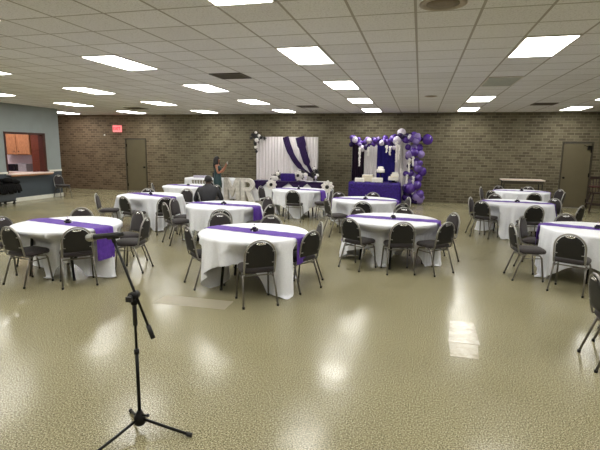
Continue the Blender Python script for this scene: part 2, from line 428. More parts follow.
vent(-13, 15, 'dark ceiling vent far back on the left above the far left door')
def speaker(x, y, r, label):
    t = thing('ceiling_speaker', label, 'speaker', (x, y, CZ), 0, 'round ceiling speakers')
    MB().lathe([(r,0),(r,-.01),(r*.9,-.014),(r*.72,-.008),(r*.72,-.004)][::-1], 32).build('rim', M['spk_rim'], t)
    MB().lathe([(r*.7,-.001),(r*.7,-.008),(r*.3,-.011),(.001,-.012)][::-1], 32).build('grille', M['spk'], t)
speaker(.13, 4.62, .21, 'round ceiling speaker with grey grille near top edge, right of centre')
speaker(.18, 12.0, .15, 'small far round ceiling speaker in front of the balloon garland')

# ------------------------------------------------------------------ chair
def dome(w, zb, zc, n=14):
    """dome outline in local (x,z): straight sides to zc then a semicircle"""
    pts = [(-w, zb)]
    for i in range(n+1):
        a = PI-PI*i/n; pts.append((w*math.cos(a), zc+w*math.sin(a)))
    pts.append((w, zb)); return pts
def by(z): return -.185-(z-.45)*.18
def make_chair(label):
    t = thing('banquet_chair', label, 'chair', (0,0,0), 0, 'banquet chairs')
    # seat cushion: rounded outline, crowned top
    mb = MB(); n = 40; rings = []
    def out(a, k):
        c, s = math.cos(a), math.sin(a); e = .62 if s > 0 else .38
        return (.205*k*math.copysign(abs(c)**.45, c), .02+.20*k*math.copysign(abs(s)**e, s))
    for k, z in ((.9,.395),(.97,.40),(1.0,.42),(.98,.438),(.9,.452),(.6,.462),(.02,.466)):
        rings += [(*out(2*PI*i/n, k), z) for i in range(n)]
    fs = [(j*n+i, j*n+(i+1) % n, (j+1)*n+(i+1) % n, (j+1)*n+i) for j in range(6) for i in range(n)]
    fs.append(tuple(range(n))[::-1]); mb.add(rings, fs, True)
    mb.build('seat', M['charcoal'], t)
    # padded back, fabric in front and vinyl behind
    def pad(y0, y1, crown):
        mb = MB(); o = dome(.166, .47, .612); n = len(o)
        cx, cz = 0, .6; vs = []
        ks = ((1, 0), (1, .6), (.95, .9), (.6, 1), (.05, 1.05))
        for k, d in ks:
            for (x, z) in o:
                X, Z = cx+(x-cx)*k, cz+(z-cz)*k
                vs.append((X, by(Z)+y0+(y1-y0)*d, Z))
        fs = [(j*n+i, j*n+(i+1) % n, (j+1)*n+(i+1) % n, (j+1)*n+i) for j in range(len(ks)-1) for i in range(n)]
        fs.append(tuple((len(ks)-1)*n+i for i in range(n)))
        return mb.add(vs, fs, True)
    pad(0, .022, 0).build('backrest', M['charcoal'], t)
    pad(0, -.014, 0).build('back_panel', M['black_vinyl'], t)
    # arched tube around the back running down to the seat
    mb = MB(); w = .183
    path = [(-w+.0, -.10, .39), (-w, -.17, .405), (-w, by(.44), .45)]
    path += [(x, by(z), z) for x, z in dome(w, .52, .613, 18)]
    path += [(w, by(.44), .45), (w, -.17, .405), (w, -.10, .39)]
    mb.tube(path, .0115, 8)
    for sx in (-1, 1):
        for z in (.53, .665): mb.tube([(sx*.183, by(z)-.004, z), (sx*.14, by(z)-.016, z)], .007, 6)
    mb.build('back_frame', M['tube'], t)
    # oval hand hold near the top of the back
    mb = MB(); zc = .757
    ring = [(.052*math.cos(a), by(zc)-.015, zc+.011*math.sin(a)) for a in [2*PI*i/20 for i in range(20)]]
    mb.tube(ring, .005, 6, closed=True); mb.add(ring, [tuple(range(20))], False)
    ring2 = [(x, y+.036, z) for x, y, z in ring]
    mb.tube(ring2, .005, 6, closed=True); mb.add(ring2, [tuple(range(20))], False)
    mb.build('hand_hold', M['chrome'], t)
    for sx in (-1, 1):
        for (p, name) in (([(sx*.183,-.06,.39),(sx*.187,-.12,.365),(sx*.205,-.235,.012)], 'leg'), ([(sx*.183,.0,.39),(sx*.187,.11,.375),(sx*.19,.135,.34),(sx*.205,.175,.012)], 'leg')):
            l = MB().tube(p, .0115, 8).build(name, M['leg'], t)
            e = p[-1]; MB().lathe([(.014,0),(.015,.022),(.0125,.026)], 10, (e[0], e[1], 0)).build('rubber_foot', M['rubber'], l)
    mb = MB()
    for y, z in ((-.125,.36),(.115,.37)): mb.tube([(-.187,y,z),(.187,y,z)], .009, 6)
    for sx in (-1,1): mb.tube([(sx*.187,-.135,.33),(sx*.188,.137,.335)], .007, 6)
    mb.tube([(0,-.1,.39),(0,.16,.39)], .009, 6)
    mb.build('seat_rail', M['leg'], t)
    return t

TN = dict(A='the left foreground table', B='the front centre table', C='the front right-of-centre table', D='the right edge table', E='the middle right table',
          F='the rear right table', G='the table before the cakes', I='the second centre table', J='the table before the white drapes',
          K='the second left table', L='the rear left table')
CH = [
('A1',-4.38,5.06,135,'seen from behind at the front right of'),('A2',-5.01,4.90,80,'seen from behind at the front left of'),('A3',-5.63,5.31,0,'half cut by the left edge of the photo at'),
('A4',-5.38,6.33,-59,'facing camera across the far side of'),('A5',-4.11,5.88,192,'turned left, nearest of two at the right side of'),('A6',-4.50,6.31,-115,'farther of two at the right rear of'),
('B1',-2.72,5.52,46,'at the left side of'),('B2',-1.83,5.03,124,'in front, back to camera, nearest of all at'),('B3',-1.49,5.72,152,'at the right front, turned left toward'),
('B4',-1.54,6.25,204,'seen edge-on at the far right side of'),('B5',-2.94,6.48,-65,'facing camera at the far left side of'),('B6',-2.18,6.52,-85,'facing camera at the far right rear of'),
('C1',-0.85,7.05,58,'back to camera at the front left of'),('C2',-0.25,6.98,107,'back to camera at the front middle of'),('C3',0.27,7.12,137,'back to camera at the front right of'),
('C4',0.41,7.97,-150,'at the far right side of'),('C5',-0.88,8.07,-45,'facing camera at the rear left of'),('C6',-0.26,8.31,-99,'facing camera at the rear right of'),
('D1',1.59,7.16,6,'sideways, with its seat fully visible, left of'),('D2',1.87,7.93,-28,'seen edge-on, farther of two at the left of'),('D3',2.03,6.65,62,'back to camera in front of'),
('D4',2.48,8.38,-84,'facing camera at the far side of'),
('E1',1.39,10.98,-22,'seen edge-on at the far left of'),('E2',1.45,10.50,55,'back to camera at the front left of'),('E3',1.90,11.94,-76,'facing camera at the far side of'),
('E4',2.19,10.00,101,'back to camera at the front right of'),('E5',2.83,11.29,-139,'at the right rear of'),('E6',2.95,10.22,142,'leaning back, seen edge-on at the right front of'),
('F1',2.02,14.40,-20,'seen edge-on at the far left of'),('F2',2.09,13.37,40,'at the front left of'),('F3',2.50,15.05,-65,'in the rear left corner behind'),('F4',3.16,15.05,-112,'facing camera at the far right rear of'),
('F5',2.86,13.09,99,'back to camera in front of'),('F6',3.69,14.28,-151,'farther of two at the right of'),('F7',3.50,13.44,157,'nearer of two at the right of'),
('G1',-1.67,9.66,32,'at the left front, turned right toward'),('G2',-1.75,10.95,-55,'at the rear left of'),('G3',-1.09,11.15,-95,'facing camera at the far side of'),('G4',-1.08,9.48,93,'back to camera at the front middle of'),
('G5',-0.42,9.43,125,'back to camera at the front right of'),('G6',-0.42,10.42,-160,'turned left at the far right of'),
('I1',-4.46,7.87,50,'with its whole side visible at the front left of'),('I2',-4.60,8.40,0,'farther of two at the left of'),('I3',-3.33,7.40,112,'back to camera in front of'),
('I4',-3.25,9.20,-122,'at the right rear of'),('I5',-2.89,8.15,165,'at the right of'),
('J1',-3.07,11.36,93,'back to camera in front of'),('J2',-4.02,12.08,-9,'turned right at the left of'),('J3',-2.42,11.85,200,'turned left at the right of'),
('K1',-6.70,8.80,25,'seen side-on at the far left of'),('K2',-5.92,8.61,70,'back to camera at the front left of'),('K3',-6.50,10.10,-55,'at the rear left of'),('K4',-5.23,8.74,125,'back to camera at the front right of'),
('K5',-5.69,10.28,-95,'facing camera at the rear right of'),
('L1',-7.28,11.95,24,'at the left side of'),('L3',-6.40,13.05,-100,'facing camera at the far side of'),('L4',-5.75,12.10,152,'with a bright tube at the right side of'),
]
SOLO = [('L5',-4.80,9.95,32,'black dome-back banquet chair under the seated man in dark clothes'),
        ('R1',1.76,4.33,1,'large nearest black banquet chair cut by the right edge, turned sideways'),
        ('R2',2.04,4.93,-25,'black banquet chair barely in frame at the right edge behind the nearest chair'),
        ('W1',-12.44,13.90,-15,'lone black banquet chair against the dark wall beside the serving hatch')]
chair0 = None
for (n, x, y, az, d) in [(c[0], c[1], c[2], c[3], 'black chair %s %s' % (c[4], TN[c[0][0]])) for c in CH]+SOLO:
    rz = math.radians(az-90)
    if chair0 is None:
        chair0 = make_chair(d); chair0.location = (x, y, 0); chair0.rotation_euler.z = rz
    else: dup(chair0, (x, y, 0), rz, d)

# ------------------------------------------------------------------ round tables
ZT = .72; R0 = .735
TB = {'A': (-4.88,5.5,-100), 'B': (-2.11,5.73,-50), 'C': (-0.38,7.56,-102), 'D': (2.57,7.53,-70), 'E': (2.13,11.01,-112), 'F': (2.85,14.26,-60), 'G': (-1.15,10.36,-125),
      'I': (-3.72,8.37,-70), 'J': (-3.22,12.32,-80), 'K': (-6.06,9.49,-50), 'L': (-6.56,12.25,-75)}
TLAB = dict(A='nearest left, behind the microphone', B='front centre, its dark legs showing', C='front right of centre', D='cut off by the right edge of the photo', E='middle right',
            F='rear right, in front of a bare folding table', G='in front of the purple cake display', I='just behind the front centre table', J='in front of the white drape backdrop',
            K='second on the left, behind the left foreground table', L='rear left, beside the standing woman')
RUN = dict(A=-12, B=-13, C=-7, D=-20, E=-7, F=-6, G=-6, I=-7, J=-13, K=-22, L=-14)   # runner direction, world degrees
def make_table(k):
    t = thing('round_table', 'round banquet table %s' % TLAB[k], 'table', (0,0,0), 0, 'round banquet tables')
    MB().lathe([(.70,ZT-.04),(.715,ZT-.036),(.72,ZT-.02),(.715,ZT-.008),(.70,ZT-.005)], 48).build('tabletop', M['tan_top'], t)
    for sx in (-1,1):
        for sy in (-1,1):
            l = MB().tube([(sx*.3,sy*.34,ZT-.045),(sx*.36,sy*.36,.015)], .018, 8).build('leg', M['black_metal'], t)
            MB().lathe([(.021,0),(.021,.03)], 10, (sx*.36,sy*.36,0)).build('foot_cap', M['rubber'], l)
    mb = MB()
    for sx in (-1,1): mb.tube([(sx*.335,-.35,.3),(sx*.335,.35,.3)], .012, 6)
    for sx in (-1,1): mb.tube([(sx*.335,0,.3),(sx*.06,0,ZT-.05)], .009, 6)
    mb.build('leg_brace', M['black_metal'], t)
    return t
OFF = {'B': (.13,.10), 'A': (.05,-.05), 'C': (-.05,-.03), 'D': (-.05,.0)}
def cloth_mesh(k, seed):
    cx, cy, ph = TB[k]; a = 1.14; r_ = random.Random(seed)
    ch = [(c[1]-cx, c[2]-cy, c[3]) for c in CH if math.hypot(c[1]-cx, c[2]-cy) < 1.25]
    nt = 220; J = 20
    r0x, r0y = (r_.random()-.5)*.14, (r_.random()-.5)*.14; p1, p2, p3 = r_.random()*6, r_.random()*6, r_.random()*6
    def pt(th, j):
        if j <= 3:
            r = (0.02, .35, R0-.05, R0-.012)[j]; z = ZT+(.004, .004, .004, .001)[j]
            return (r*math.cos(th), r*math.sin(th), z)
        ox, oy = OFF.get(k, (r0x, r0y)); Lb = 9
        for e in range(4):
            na = math.radians(ph)+PI/4+e*PI/2; nx, ny = math.cos(na), math.sin(na); dd = math.cos(th)*nx+math.sin(th)*ny
            if dd > .05: Lb = min(Lb, (a+ox*nx+oy*ny)/dd)
        Dp = Lb-R0
        dc = abs((th-math.radians(ph)+PI/4) % (PI/2)-PI/4)      # angular distance to a corner
        s = Dp*((j-4)/(J-4))+.012
        hang = min(s, ZT-.012)
        q = hang/ZT
        fold = (math.sin(13*th+p1+.8*math.sin(3*th))*.5+math.sin(21*th+p2)*.35+math.sin(34*th+p3)*.28)
        r = R0+.004+(.03*q+.125*q*fold)*(1 if q < .9 else .9)+.12*q*math.exp(-(dc/.16)**2)-.03*q
        z = ZT-hang
        ex = s-hang
        # chairs push the cloth in
        lim = 9
        for (dx, dy, az) in ch:
            fx, fy = math.cos(math.radians(az)), math.sin(math.radians(az))
            ux, uy = math.cos(th), math.sin(th)
            # walk outwards: find r where the ray enters the seat's box
            b = ux*fx+uy*fy; c = dx*fx+dy*fy; lat0 = -ux*fy+uy*fx; latc = -dx*fy+dy*fx
            for rr in [i*.03 for i in range(8, 32)]:
                f = rr*b-c; l = rr*lat0-latc
                if -.26 < f < .245 and abs(l) < .235:
                    lim = min(lim, max(.24, rr-.02)); break
        if lim < r:
            w = max(0, min(1, (hang-.02)/.20)); w = w*w*(3-2*w)
            r = r+(lim-r)*w
        if ex > 0:
            r += ex*.55*(1+.3*fold); z = .008+.012*(1+math.sin(23*th+p2+j))*min(1, ex*8)
        return (r*math.cos(th), r*math.sin(th), z)
    # smooth the push over the angle
    g = [[pt(2*PI*i/nt, j) for i in range(nt)] for j in range(J+1)]
    for j in range(5, J+1):
        rad = [math.hypot(p[0], p[1]) for p in g[j]]
        if min(rad) > R0-.12: continue
        keep = [min(rad[(i+q) % nt] for q in range(-9, 10)) > R0-.13 for i in range(nt)]; raw = rad
        for _ in range(2):
            sm = [min(rad[i], (rad[i-2]+rad[i-1]+rad[i]+rad[(i+1) % nt]+rad[(i+2) % nt])/5) for i in range(nt)]; rad = sm
        rad = [raw[i] if keep[i] else rad[i] for i in range(nt)]
        g[j] = [(rad[i]*math.cos(2*PI*i/nt), rad[i]*math.sin(2*PI*i/nt), g[j][i][2]) for i in range(nt)]
    mb = MB(); vs = [p for row in g for p in row]
    fs = [(j*nt+i, j*nt+(i+1) % nt, (j+1)*nt+(i+1) % nt, (j+1)*nt+i) for j in range(J) for i in range(nt)]
    fs = [f[::-1] for f in fs]; fs.append(tuple(range(nt)))
    mb.add(vs, fs, True); return mb, g
def runner_mesh(k, g):
    d = math.radians(RUN[k]); ux, uy = math.cos(d), math.sin(d); w = .15; nt = len(g[0]); mb = MB()
    def radius(th, z):
        i = int(round((th % (2*PI))/(2*PI)*nt)) % nt; best = R0
        for q in (-3,-2,-1,0,1,2,3):
            for row in g[4:]:
                p = row[(i+q) % nt]
                if p[2] >= z-.04: best = max(best, math.hypot(p[0], p[1]))
        return best
    HL = .44 if k in 'AC' else .34; half = R0+HL; nu = 60
    def fn(u, v):
        s = (u*2-1)*half; l = (v-.5)*2*w
        edge = math.sqrt(max(.01, (R0+.006)**2-l*l))
        zz = .0015*math.sin(s*31+l*9)
        if abs(s) <= edge: x = s; z = ZT+.0085+zz
        else:
            h = min(HL, abs(s)-edge); th = math.atan2(l, math.copysign(edge, s))
            x = math.copysign(math.sqrt(max(.01, (radius(th, ZT-h)+.012)**2-l*l)), s); z = ZT+.008-h
            x += math.copysign(.006*math.sin(l*40), s)
        return (x*ux-l*uy, x*uy+l*ux, z)
    return mb.grid(fn, nu, 13)
table0 = None
for n, k in enumerate(TB):
    cx, cy, ph = TB[k]; rz = math.radians({'B': 8, 'D': 20}.get(k, n*23))
    lab = 'round banquet table %s' % TLAB[k]
    if table0 is None: table0 = make_table(k); table0.location = (cx, cy, 0); table0.rotation_euler.z = rz
    else: dup(table0, (cx, cy, 0), rz, lab)
    mb, g = cloth_mesh(k, 11+n)
    tag(mb.build('tablecloth', M['cloth'], loc=(cx, cy, 0)), 'white draped tablecloth over the round table %s' % TLAB[k], 'tablecloth', 'white tablecloths')
    tag(runner_mesh(k, g).build('table_runner', M['purple'], loc=(cx, cy, 0)), 'purple satin runner across the round table %s' % TLAB[k], 'table runner', 'purple satin runners')
centre0 = None
for k in TB:
    cx, cy, _ = TB[k]; lab = 'small dark centrepiece on the table %s' % TLAB[k]
    loc = (cx+.01, cy-.01, ZT+.0105)
    if centre0 is None:
        t = centre0 = thing('centrepiece', lab, 'centrepiece', loc, .4, 'small table centrepieces'); t.scale = (.8, .8, .8)
        MB().prism([(-.05,-.05),(.05,-.05),(.05,.05),(-.05,.05)], 0, .045).build('base', M['glass_dark'], t, bevel=.006)
        MB().lathe([(.03,.045),(.036,.06),(.036,.066),(.02,.07)], 16).build('candle_cup', M['purple_dk'], t)
        MB().tube([(.0,0,.07),(.002,0,.1)], .003, 6).build('stem', M['chrome'], t)
        MB().ball((.002,0,.112), .014, 10, 6).build('crystal', M['crystal'], t)
        for i in range(3):
            a = i*2.1; MB().ball((.07*math.cos(a), .07*math.sin(a), .012), .012, 8, 6).build('bead', M['crystal'], t)
    else: dup(centre0, loc, .4+cx, lab)

# ------------------------------------------------------------------ microphone stand
t = thing('microphone_stand', 'black boom microphone stand on tripod in the left foreground', 'microphone stand', (-1.67, 2.39, 0))
MB().lathe([(.028,.045),(.036,.055),(.038,.10),(.026,.112),(.018,.135),(.0145,.14)], 18).build('hub', M['black_metal'], t)
MB().tube([(.025,-.01,.12),(.065,-.015,.125)], .006, 8).ball((.07,-.015,.125), .012, 8, 6).build('hub_knob', M['black_metal'], t)
for (x, y) in ((.345,.025),(-.18,.16),(-.12,-.34)):
    n_ = math.hypot(x, y); sx, sy = x/n_, y/n_
    l = MB().tube([(sx*.02,sy*.02,.085),(x*.5,y*.5,.05),(x,y,.014)], .0095, 8).build('leg', M['black_metal'], t)
    MB().tube([(x*.93,y*.93,.018),(x*1.03,y*1.03,.0135)], .0135, 8).build('rubber_foot', M['rubber'], l)
MB().tube([(0,0,.09),(.0,-.0,.55)], .0115, 10).build('pole', M['black_metal'], t)
MB().tube([(0,0,.53),(0,0,.56)], .017, 10).tube([(0,0,.565),(.0,0,.84)], .0085, 10).build('inner_pole', M['black_metal'], t)
MB().tube([(0,0,.72),(0,0,.86)], [.014,.014], 10).build('grip', M['rubber'], t)
cl = MB(); cl.lathe([(.014,.85),(.022,.86),(.024,.885),(.018,.90)], 14).tube([(0,-.03,.915),(0,.03,.915)], .026, 14)
cl = cl.build('clutch', M['black_metal'], t)
MB().tube([(.0,-.03,.915),(.0,-.055,.915)], .012, 8).box(-.008,-.075,.895,.03,-.055,.925).build('clutch_knob', M['rubber'], cl)
MB().tube([(-.125,.0,1.26),(.115,-.0,.665)], .0085, 10).build('boom', M['black_metal'], t)
MB().tube([(.09,0,.73),(.122,0,.648)], .0145, 10).build('boom_counterweight', M['rubber'], t)
MB().tube([(-.118,0,1.24),(-.13,0,1.275)], .012, 10).tube([(-.16,-.004,1.277),(-.09,.004,1.288)], .0205, 12).build('mic_clip', M['rubber'], t)
t = thing('microphone', 'dark handheld microphone with steel grille clipped on the boom stand', 'microphone', (-1.67, 2.39, 0))
d = Vector((.24,.02,.035)).normalized()
p0 = Vector((-.305,-.02,1.262))
def al(s): return tuple(p0+d*s)
MB().tube([al(.055), al(.075), al(.12), al(.255)], [.0205,.018,.0165,.013], 14).build('mic_body', M['mic_body'], t)
MB().tube([al(0), al(.006), al(.02), al(.04), al(.05)], [.008,.018,.025,.0255,.022], 14).build('mic_grille', M['mic_grille'], t)
MB().tube([al(.048), al(.058)], .0235, 14).build('mic_ring', M['tube'], t)

# ------------------------------------------------------------------ tape patches on the floor
def patch(name, pts, label, m='tape'):
    o = MB().prism(pts, .0008, .0022).build(name, M[m]); tag(o, label, 'floor patch', 'taped floor patches')
patch('floor_patch', [(-2.98,4.62),(-2.07,4.64),(-2.08,4.94),(-2.98,4.93)], 'pale rectangular taped patch on the floor before the front centre table', 'tape_pale')
patch('floor_patch', [(.36,4.43),(.65,4.43),(.655,5.03),(.41,5.03)], 'shiny crumpled clear patch on the floor right of centre')
patch('floor_patch', [(.36,4.10),(.60,4.10),(.63,4.42),(.365,4.42)], 'fainter square patch touching the near end of the shiny patch')

# ------------------------------------------------------------------ pleated drapes
def drape(x0, x1, z0, z1, y, folds, amp, seed, ny=10):
    r_ = random.Random(seed); p = [r_.random()*6 for _ in range(3)]
    def fn(u, v):
        x = x0+(x1-x0)*u; z = z1+(z0-z1)*v; w = (x1-x0)
        f = math.sin(2*PI*folds*u+p[0]+.6*math.sin(5*u+p[1]))+.35*math.sin(2*PI*folds*2.3*u+p[2])
        return (x, y+amp*f*(.7+.5*v), z)
    return MB().grid(fn, max(30, int(folds*12)), ny)
def band(path, widths, y, amp=.02, nf=4):
    """hanging swag: path of (x,z), width in x"""
    P = [Vector((p[0], 0, p[1])) for p in path]; m = len(P)
    def fn(u, v):
        s = v*(m-1); i = min(int(s), m-2); f = s-i
        c = P[i].lerp(P[i+1], f); w = widths[i]*(1-f)+widths[i+1]*f
        tg = (P[i+1]-P[i]).normalized(); nrm = Vector((tg.z, 0, -tg.x))
        if nrm.x < 0: nrm = -nrm
        q = c+nrm*w*(u-.5)
        return (q.x, y+amp*math.sin(2*PI*nf*u)*.5-.01*math.sin(PI*u), q.z)
    return MB().grid(fn, 25, 30)
def bez(pts, n=20):
    out = []
    for i in range(n+1):
        t = i/n; Q = [Vector(p) for p in pts]
        while len(Q) > 1: Q = [Q[j].lerp(Q[j+1], t) for j in range(len(Q)-1)]
        out.append(tuple(Q[0]))
    return out

# white drape backdrop
t = thing('white_backdrop', 'white pleated drape backdrop with two dark purple swags on the brick wall', 'backdrop', (-4.8, 16.6, 0))
mb = MB(); X0, X1, ZH = -1.18, 1.18, 2.27
for x in (X0, X1):
    mb.tube([(x,0,0),(x,0,ZH)], .02, 8); mb.box(x-.2,-.15,0,x+.2,.15,.012)
mb.tube([(X0,0,ZH-.02),(X1,0,ZH-.02)], .018, 8); mb.build('frame', M['tube'], t)
for i, (a, b) in enumerate(((X0, -.4), (-.4, .4), (.4, X1))):
    drape(a, b, .03, ZH, -.06, 6.5, .018, 30+i).build('drape_panel', M['drape'], t)
sw1 = bez([(-.02,2.27),(.12,1.7),(.40,1.15),(1.06,.83)], 22); band(sw1, [.24]*8+[.2]*8+[.12]*7, -.13).build('swag', M['purple_dk'], t)
sw2 = bez([(.52,2.27),(.62,1.85),(.78,1.2),(1.1,.86)], 22); band(sw2, [.34]*6+[.26]*9+[.12]*8, -.12).build('swag', M['purple_dk'], t)
def flower_cluster(name, label, base, pts, seed, white=.5):
    """arrangement with white blooms, dark blooms and leaves, each a part"""
    t = thing(name, label, 'flower arrangement', base); r_ = random.Random(seed)
    for (x, z, r) in pts:
        y = -r_.random()*.05
        if r_.random() < white: nm, m = 'white_bloom', M['petal']
        else: nm, m = 'dark_bloom', M['blk_petal']
        mb = MB(); mb.ball((x, y-.03, z), r*.35, 8, 6)
        for ring, (nn, rad, lift) in enumerate(((5, .55, .02), (7, .95, 0))):
            for i in range(nn):
                a = 2*PI*i/nn+ring*.4+x; c = (x+rad*r*.55*math.cos(a), y-.02-lift, z+rad*r*.55*math.sin(a))
                mb.ball(c, r*.42, 7, 5, .9)
        mb.build(nm, m, t)
    mb = MB()
    for i in range(len(pts)*8):
        x, z, r = pts[i % len(pts)]; a = r_.random()*6.28; l = r*(1.2+r_.random()*.9)
        ex, ez = x+l*math.cos(a), z+l*math.sin(a); w = r*.22; nx, nz = -math.sin(a)*w, math.cos(a)*w; mxx, mz = (x+ex)/2, (z+ez)/2
        mb.add([(x,.0,z),(mxx+nx,-.04,mz+nz),(ex,-.02-.03*r_.random(),ez),(mxx-nx,-.04,mz-nz)], [(0,1,2,3)])
    mb.build('leaves', M['leaf'], t)
    return t
flower_cluster('corner_flowers', 'white and dark flowers on the upper left corner of the white backdrop', (-5.98, 16.48, 2.22),
    [(-.02,.05,.09),(-.12,.12,.07),(.05,-.08,.09),(-.02,-.2,.07),(.14,.08,.07),(.24,.02,.07),(.36,.0,.06),(0,-.34,.06),(.04,-.5,.06),(-.16,.0,.06),(.02,.2,.06)], 3, .38)
flower_cluster('tieback_flowers', 'white and dark flowers where the swags gather at the right of the white backdrop', (-3.68, 16.44, .87),
    [(0,0,.10),(.06,.16,.08),(-.08,.08,.07),(.02,-.16,.09),(.08,-.3,.07),(-.02,.28,.06),(.1,.02,.07),(.02,-.42,.06)], 5, .4)

# head table in front of the white backdrop
HT = (-4.35, 15.55, 0)
t = thing('head_table', 'long head table before the white drape backdrop', 'table', HT)
MB().box(-1.3,-.36,ZT-.03,1.3,.36,ZT-.004).build('tabletop', M['tan_top'], t)
for sx in (-1,1):
    for sy in (-1,1): MB().tube([(sx*1.1,sy*.3,ZT-.03),(sx*1.15,sy*.3,0)], .016, 8).build('leg', M['black_metal'], t)
def box_cloth(hx, hy, zt, zb, folds, amp, seed, rc=.03):
    """cloth over a rectangular table: top + wavy skirt"""
    r_ = random.Random(seed); p = r_.random()*6; mb = MB(); per = []
    n = int((hx+hy)*4*14)
    for i in range(n):
        s = i/n*(4*hx+4*hy)
        if s < 2*hx: q, nn = (-hx+s,-hy), (0,-1)
        elif s < 2*hx+2*hy: q, nn = (hx,-hy+s-2*hx), (1,0)
        elif s < 4*hx+2*hy: q, nn = (hx-(s-2*hx-2*hy),hy), (0,1)
        else: q, nn = (-hx,hy-(s-4*hx-2*hy)), (-1,0)
        per.append((q, nn, s))
    J = 8; vs = [(q[0], q[1], zt) for q, _, _ in per]
    for j in range(1, J+1):
        f = j/J; z = zt-(zt-zb)*f
        for q, nn, s in per:
            o = .01+.02*f+amp*f*(math.sin(s*folds+p)+.4*math.sin(s*folds*2.3+p*2)); vs.append((q[0]+nn[0]*o, q[1]+nn[1]*o, z))
    fs = [(j*n+i, j*n+(i+1) % n, (j+1)*n+(i+1) % n, (j+1)*n+i) for j in range(J) for i in range(n)]
    fs = [f[::-1] for f in fs]; fs.append(tuple(range(n)))
    mb.add(vs, fs, True); return mb
tag(box_cloth(1.32,.38,ZT,.02,26,.012,4).build('tablecloth', M['cloth'], loc=HT), 'white floor-length cloth on the long head table before the white backdrop', 'tablecloth')
# purple overlay: folded strip across top with pointed swags hanging on the front
mb = MB(); yf = -.43
mb.add([(-1.30,-.30,ZT+.006),(1.30,-.30,ZT+.006),(1.30,.2,ZT+.006),(-1.30,.2,ZT+.006)], [(0,1,2,3)])
for (a, b, dep) in ((-1.36,-.72,.30),(-.72,.05,.26),(.05,.7,.28),(.7,1.36,.28)):
    def fn(u, v, a=a, b=b, dep=dep):
        x = a+(b-a)*u; d = dep*(1-abs(2*u-1))+.05
        return (x, yf-.012*math.sin(v*9+u*5)-.01, ZT+.006-d*v)
    mb.grid(fn, 17, 8)
mb.add([(-1.36,yf-.01,ZT+.006),(1.36,yf-.01,ZT+.006),(1.30,-.30,ZT+.006),(-1.30,-.30,ZT+.006)], [(0,1,2,3)])
tag(mb.build('table_overlay', M['purple_dk'], loc=HT), 'dark purple pointed overlay swagged on the white head table', 'table overlay')
# purple sequin box behind and small things on the head table
o = MB().box(-.26,-.12,0,.26,.12,.26).build('gift_box', M['purple_seq'], loc=(-4.42,15.5,ZT+.008), bevel=.012)
tag(o, 'purple crushed-cloth box standing in the middle of the head table', 'box')
def paper_flower(label, x, y, z, r, tilt, stem):
    t = thing('paper_flower', label, 'flower', (x, y, z), 0, 'big white paper flowers')
    mb = MB(); n = 9
    for ring, (rr, yy) in enumerate(((1.0, 0), (.72, -.025))):
        for i in range(n):
            a = 2*PI*(i+ring*.5)/n
            def fn(u, v, a=a, rr=rr, yy=yy):
                l = .18*r+rr*r*.82*v; w = (u-.5)*1.0*rr*r*.62*math.sin(PI*(.12+.80*v))
                ca, sa = math.cos(a), math.sin(a)
                return (l*ca-w*sa, yy-.05*r*2*v*v+.02*(2*u-1)**2, l*sa+w*ca)
            mb.grid(fn, 5, 6)
    M4 = Matrix.Rotation(tilt, 4, 'Y'); mb.xform(M4).build('petals', M['petal'], t)
    MB().ball((0,-.05,0), r*.3, 12, 8).xform(M4).build('centre', M['blk_petal'], t)
    if stem: MB().tube([(0,.02,0),(.02,.03,-z*.5),(0,.03,-z+.012)], .012, 8).lathe([(.12,-z),(.12,-z+.012),(.03,-z+.03)], 20, (0,.03,0)).build('stem', M['leaf'], t)
    else: MB().tube([(0,.02,0),(0,.03,-stem_len)], .012, 8).lathe([(.07,-stem_len),(.06,-stem_len+.02)], 16, (0,.03,0)).build('stem', M['leaf'], t)
stem_len = .2
paper_flower('big white paper flower with black centre left of the table before the white backdrop', -4.80, 14.75, .64, .19, 0, True)
paper_flower('white paper flower with dark centre standing on the head table middle', -4.05, 15.45, ZT+.008+stem_len, .18, .3, False)
paper_flower('white paper flower on a tall stem right of the head table', -2.88, 14.75, .62, .22, .6, True)
flower_cluster('table_flowers', 'white and dark flower arrangement on the head table left of its centre', (-4.85, 15.5, ZT+.09),
    [(0,0,.1),(.12,.06,.1),(-.12,.02,.09),(.05,.16,.08),(.22,.02,.08)], 9, .7)
flower_cluster('dark_table_flowers', 'dark flower arrangement on the right half of the head table', (-3.95, 15.62, ZT+.12),
    [(0,.08,.11),(.12,.1,.1),(-.1,.06,.09),(.02,.2,.09)], 12, .15)
def place_plate(x, label):
    o = MB().lathe([(.06,0),(.09,.004),(.14,.016),(.15,.02),(.10,.012),(.01,.008)], 28).build('plate', M['petal'], loc=(x, 15.3, ZT+.0075)); tag(o, label, 'plate', 'plates on the head table')
place_plate(-3.62, 'white plate on the head table, left of the two'); place_plate(-3.25, 'white plate near the right end of the head table')
for i, (x, lb) in enumerate(((-3.78, 'clear goblet on the head table beside the dark flowers'), (-3.42, 'clear goblet on the head table between the two plates'))):
    o = MB().lathe([(.04,0),(.04,.004),(.008,.01),(.007,.09),(.03,.11),(.045,.15),(.042,.2)], 18).build('goblet', M['crystal'], loc=(x, 15.42, ZT+.0075)); tag(o, lb, 'glass', 'goblets on the head table')

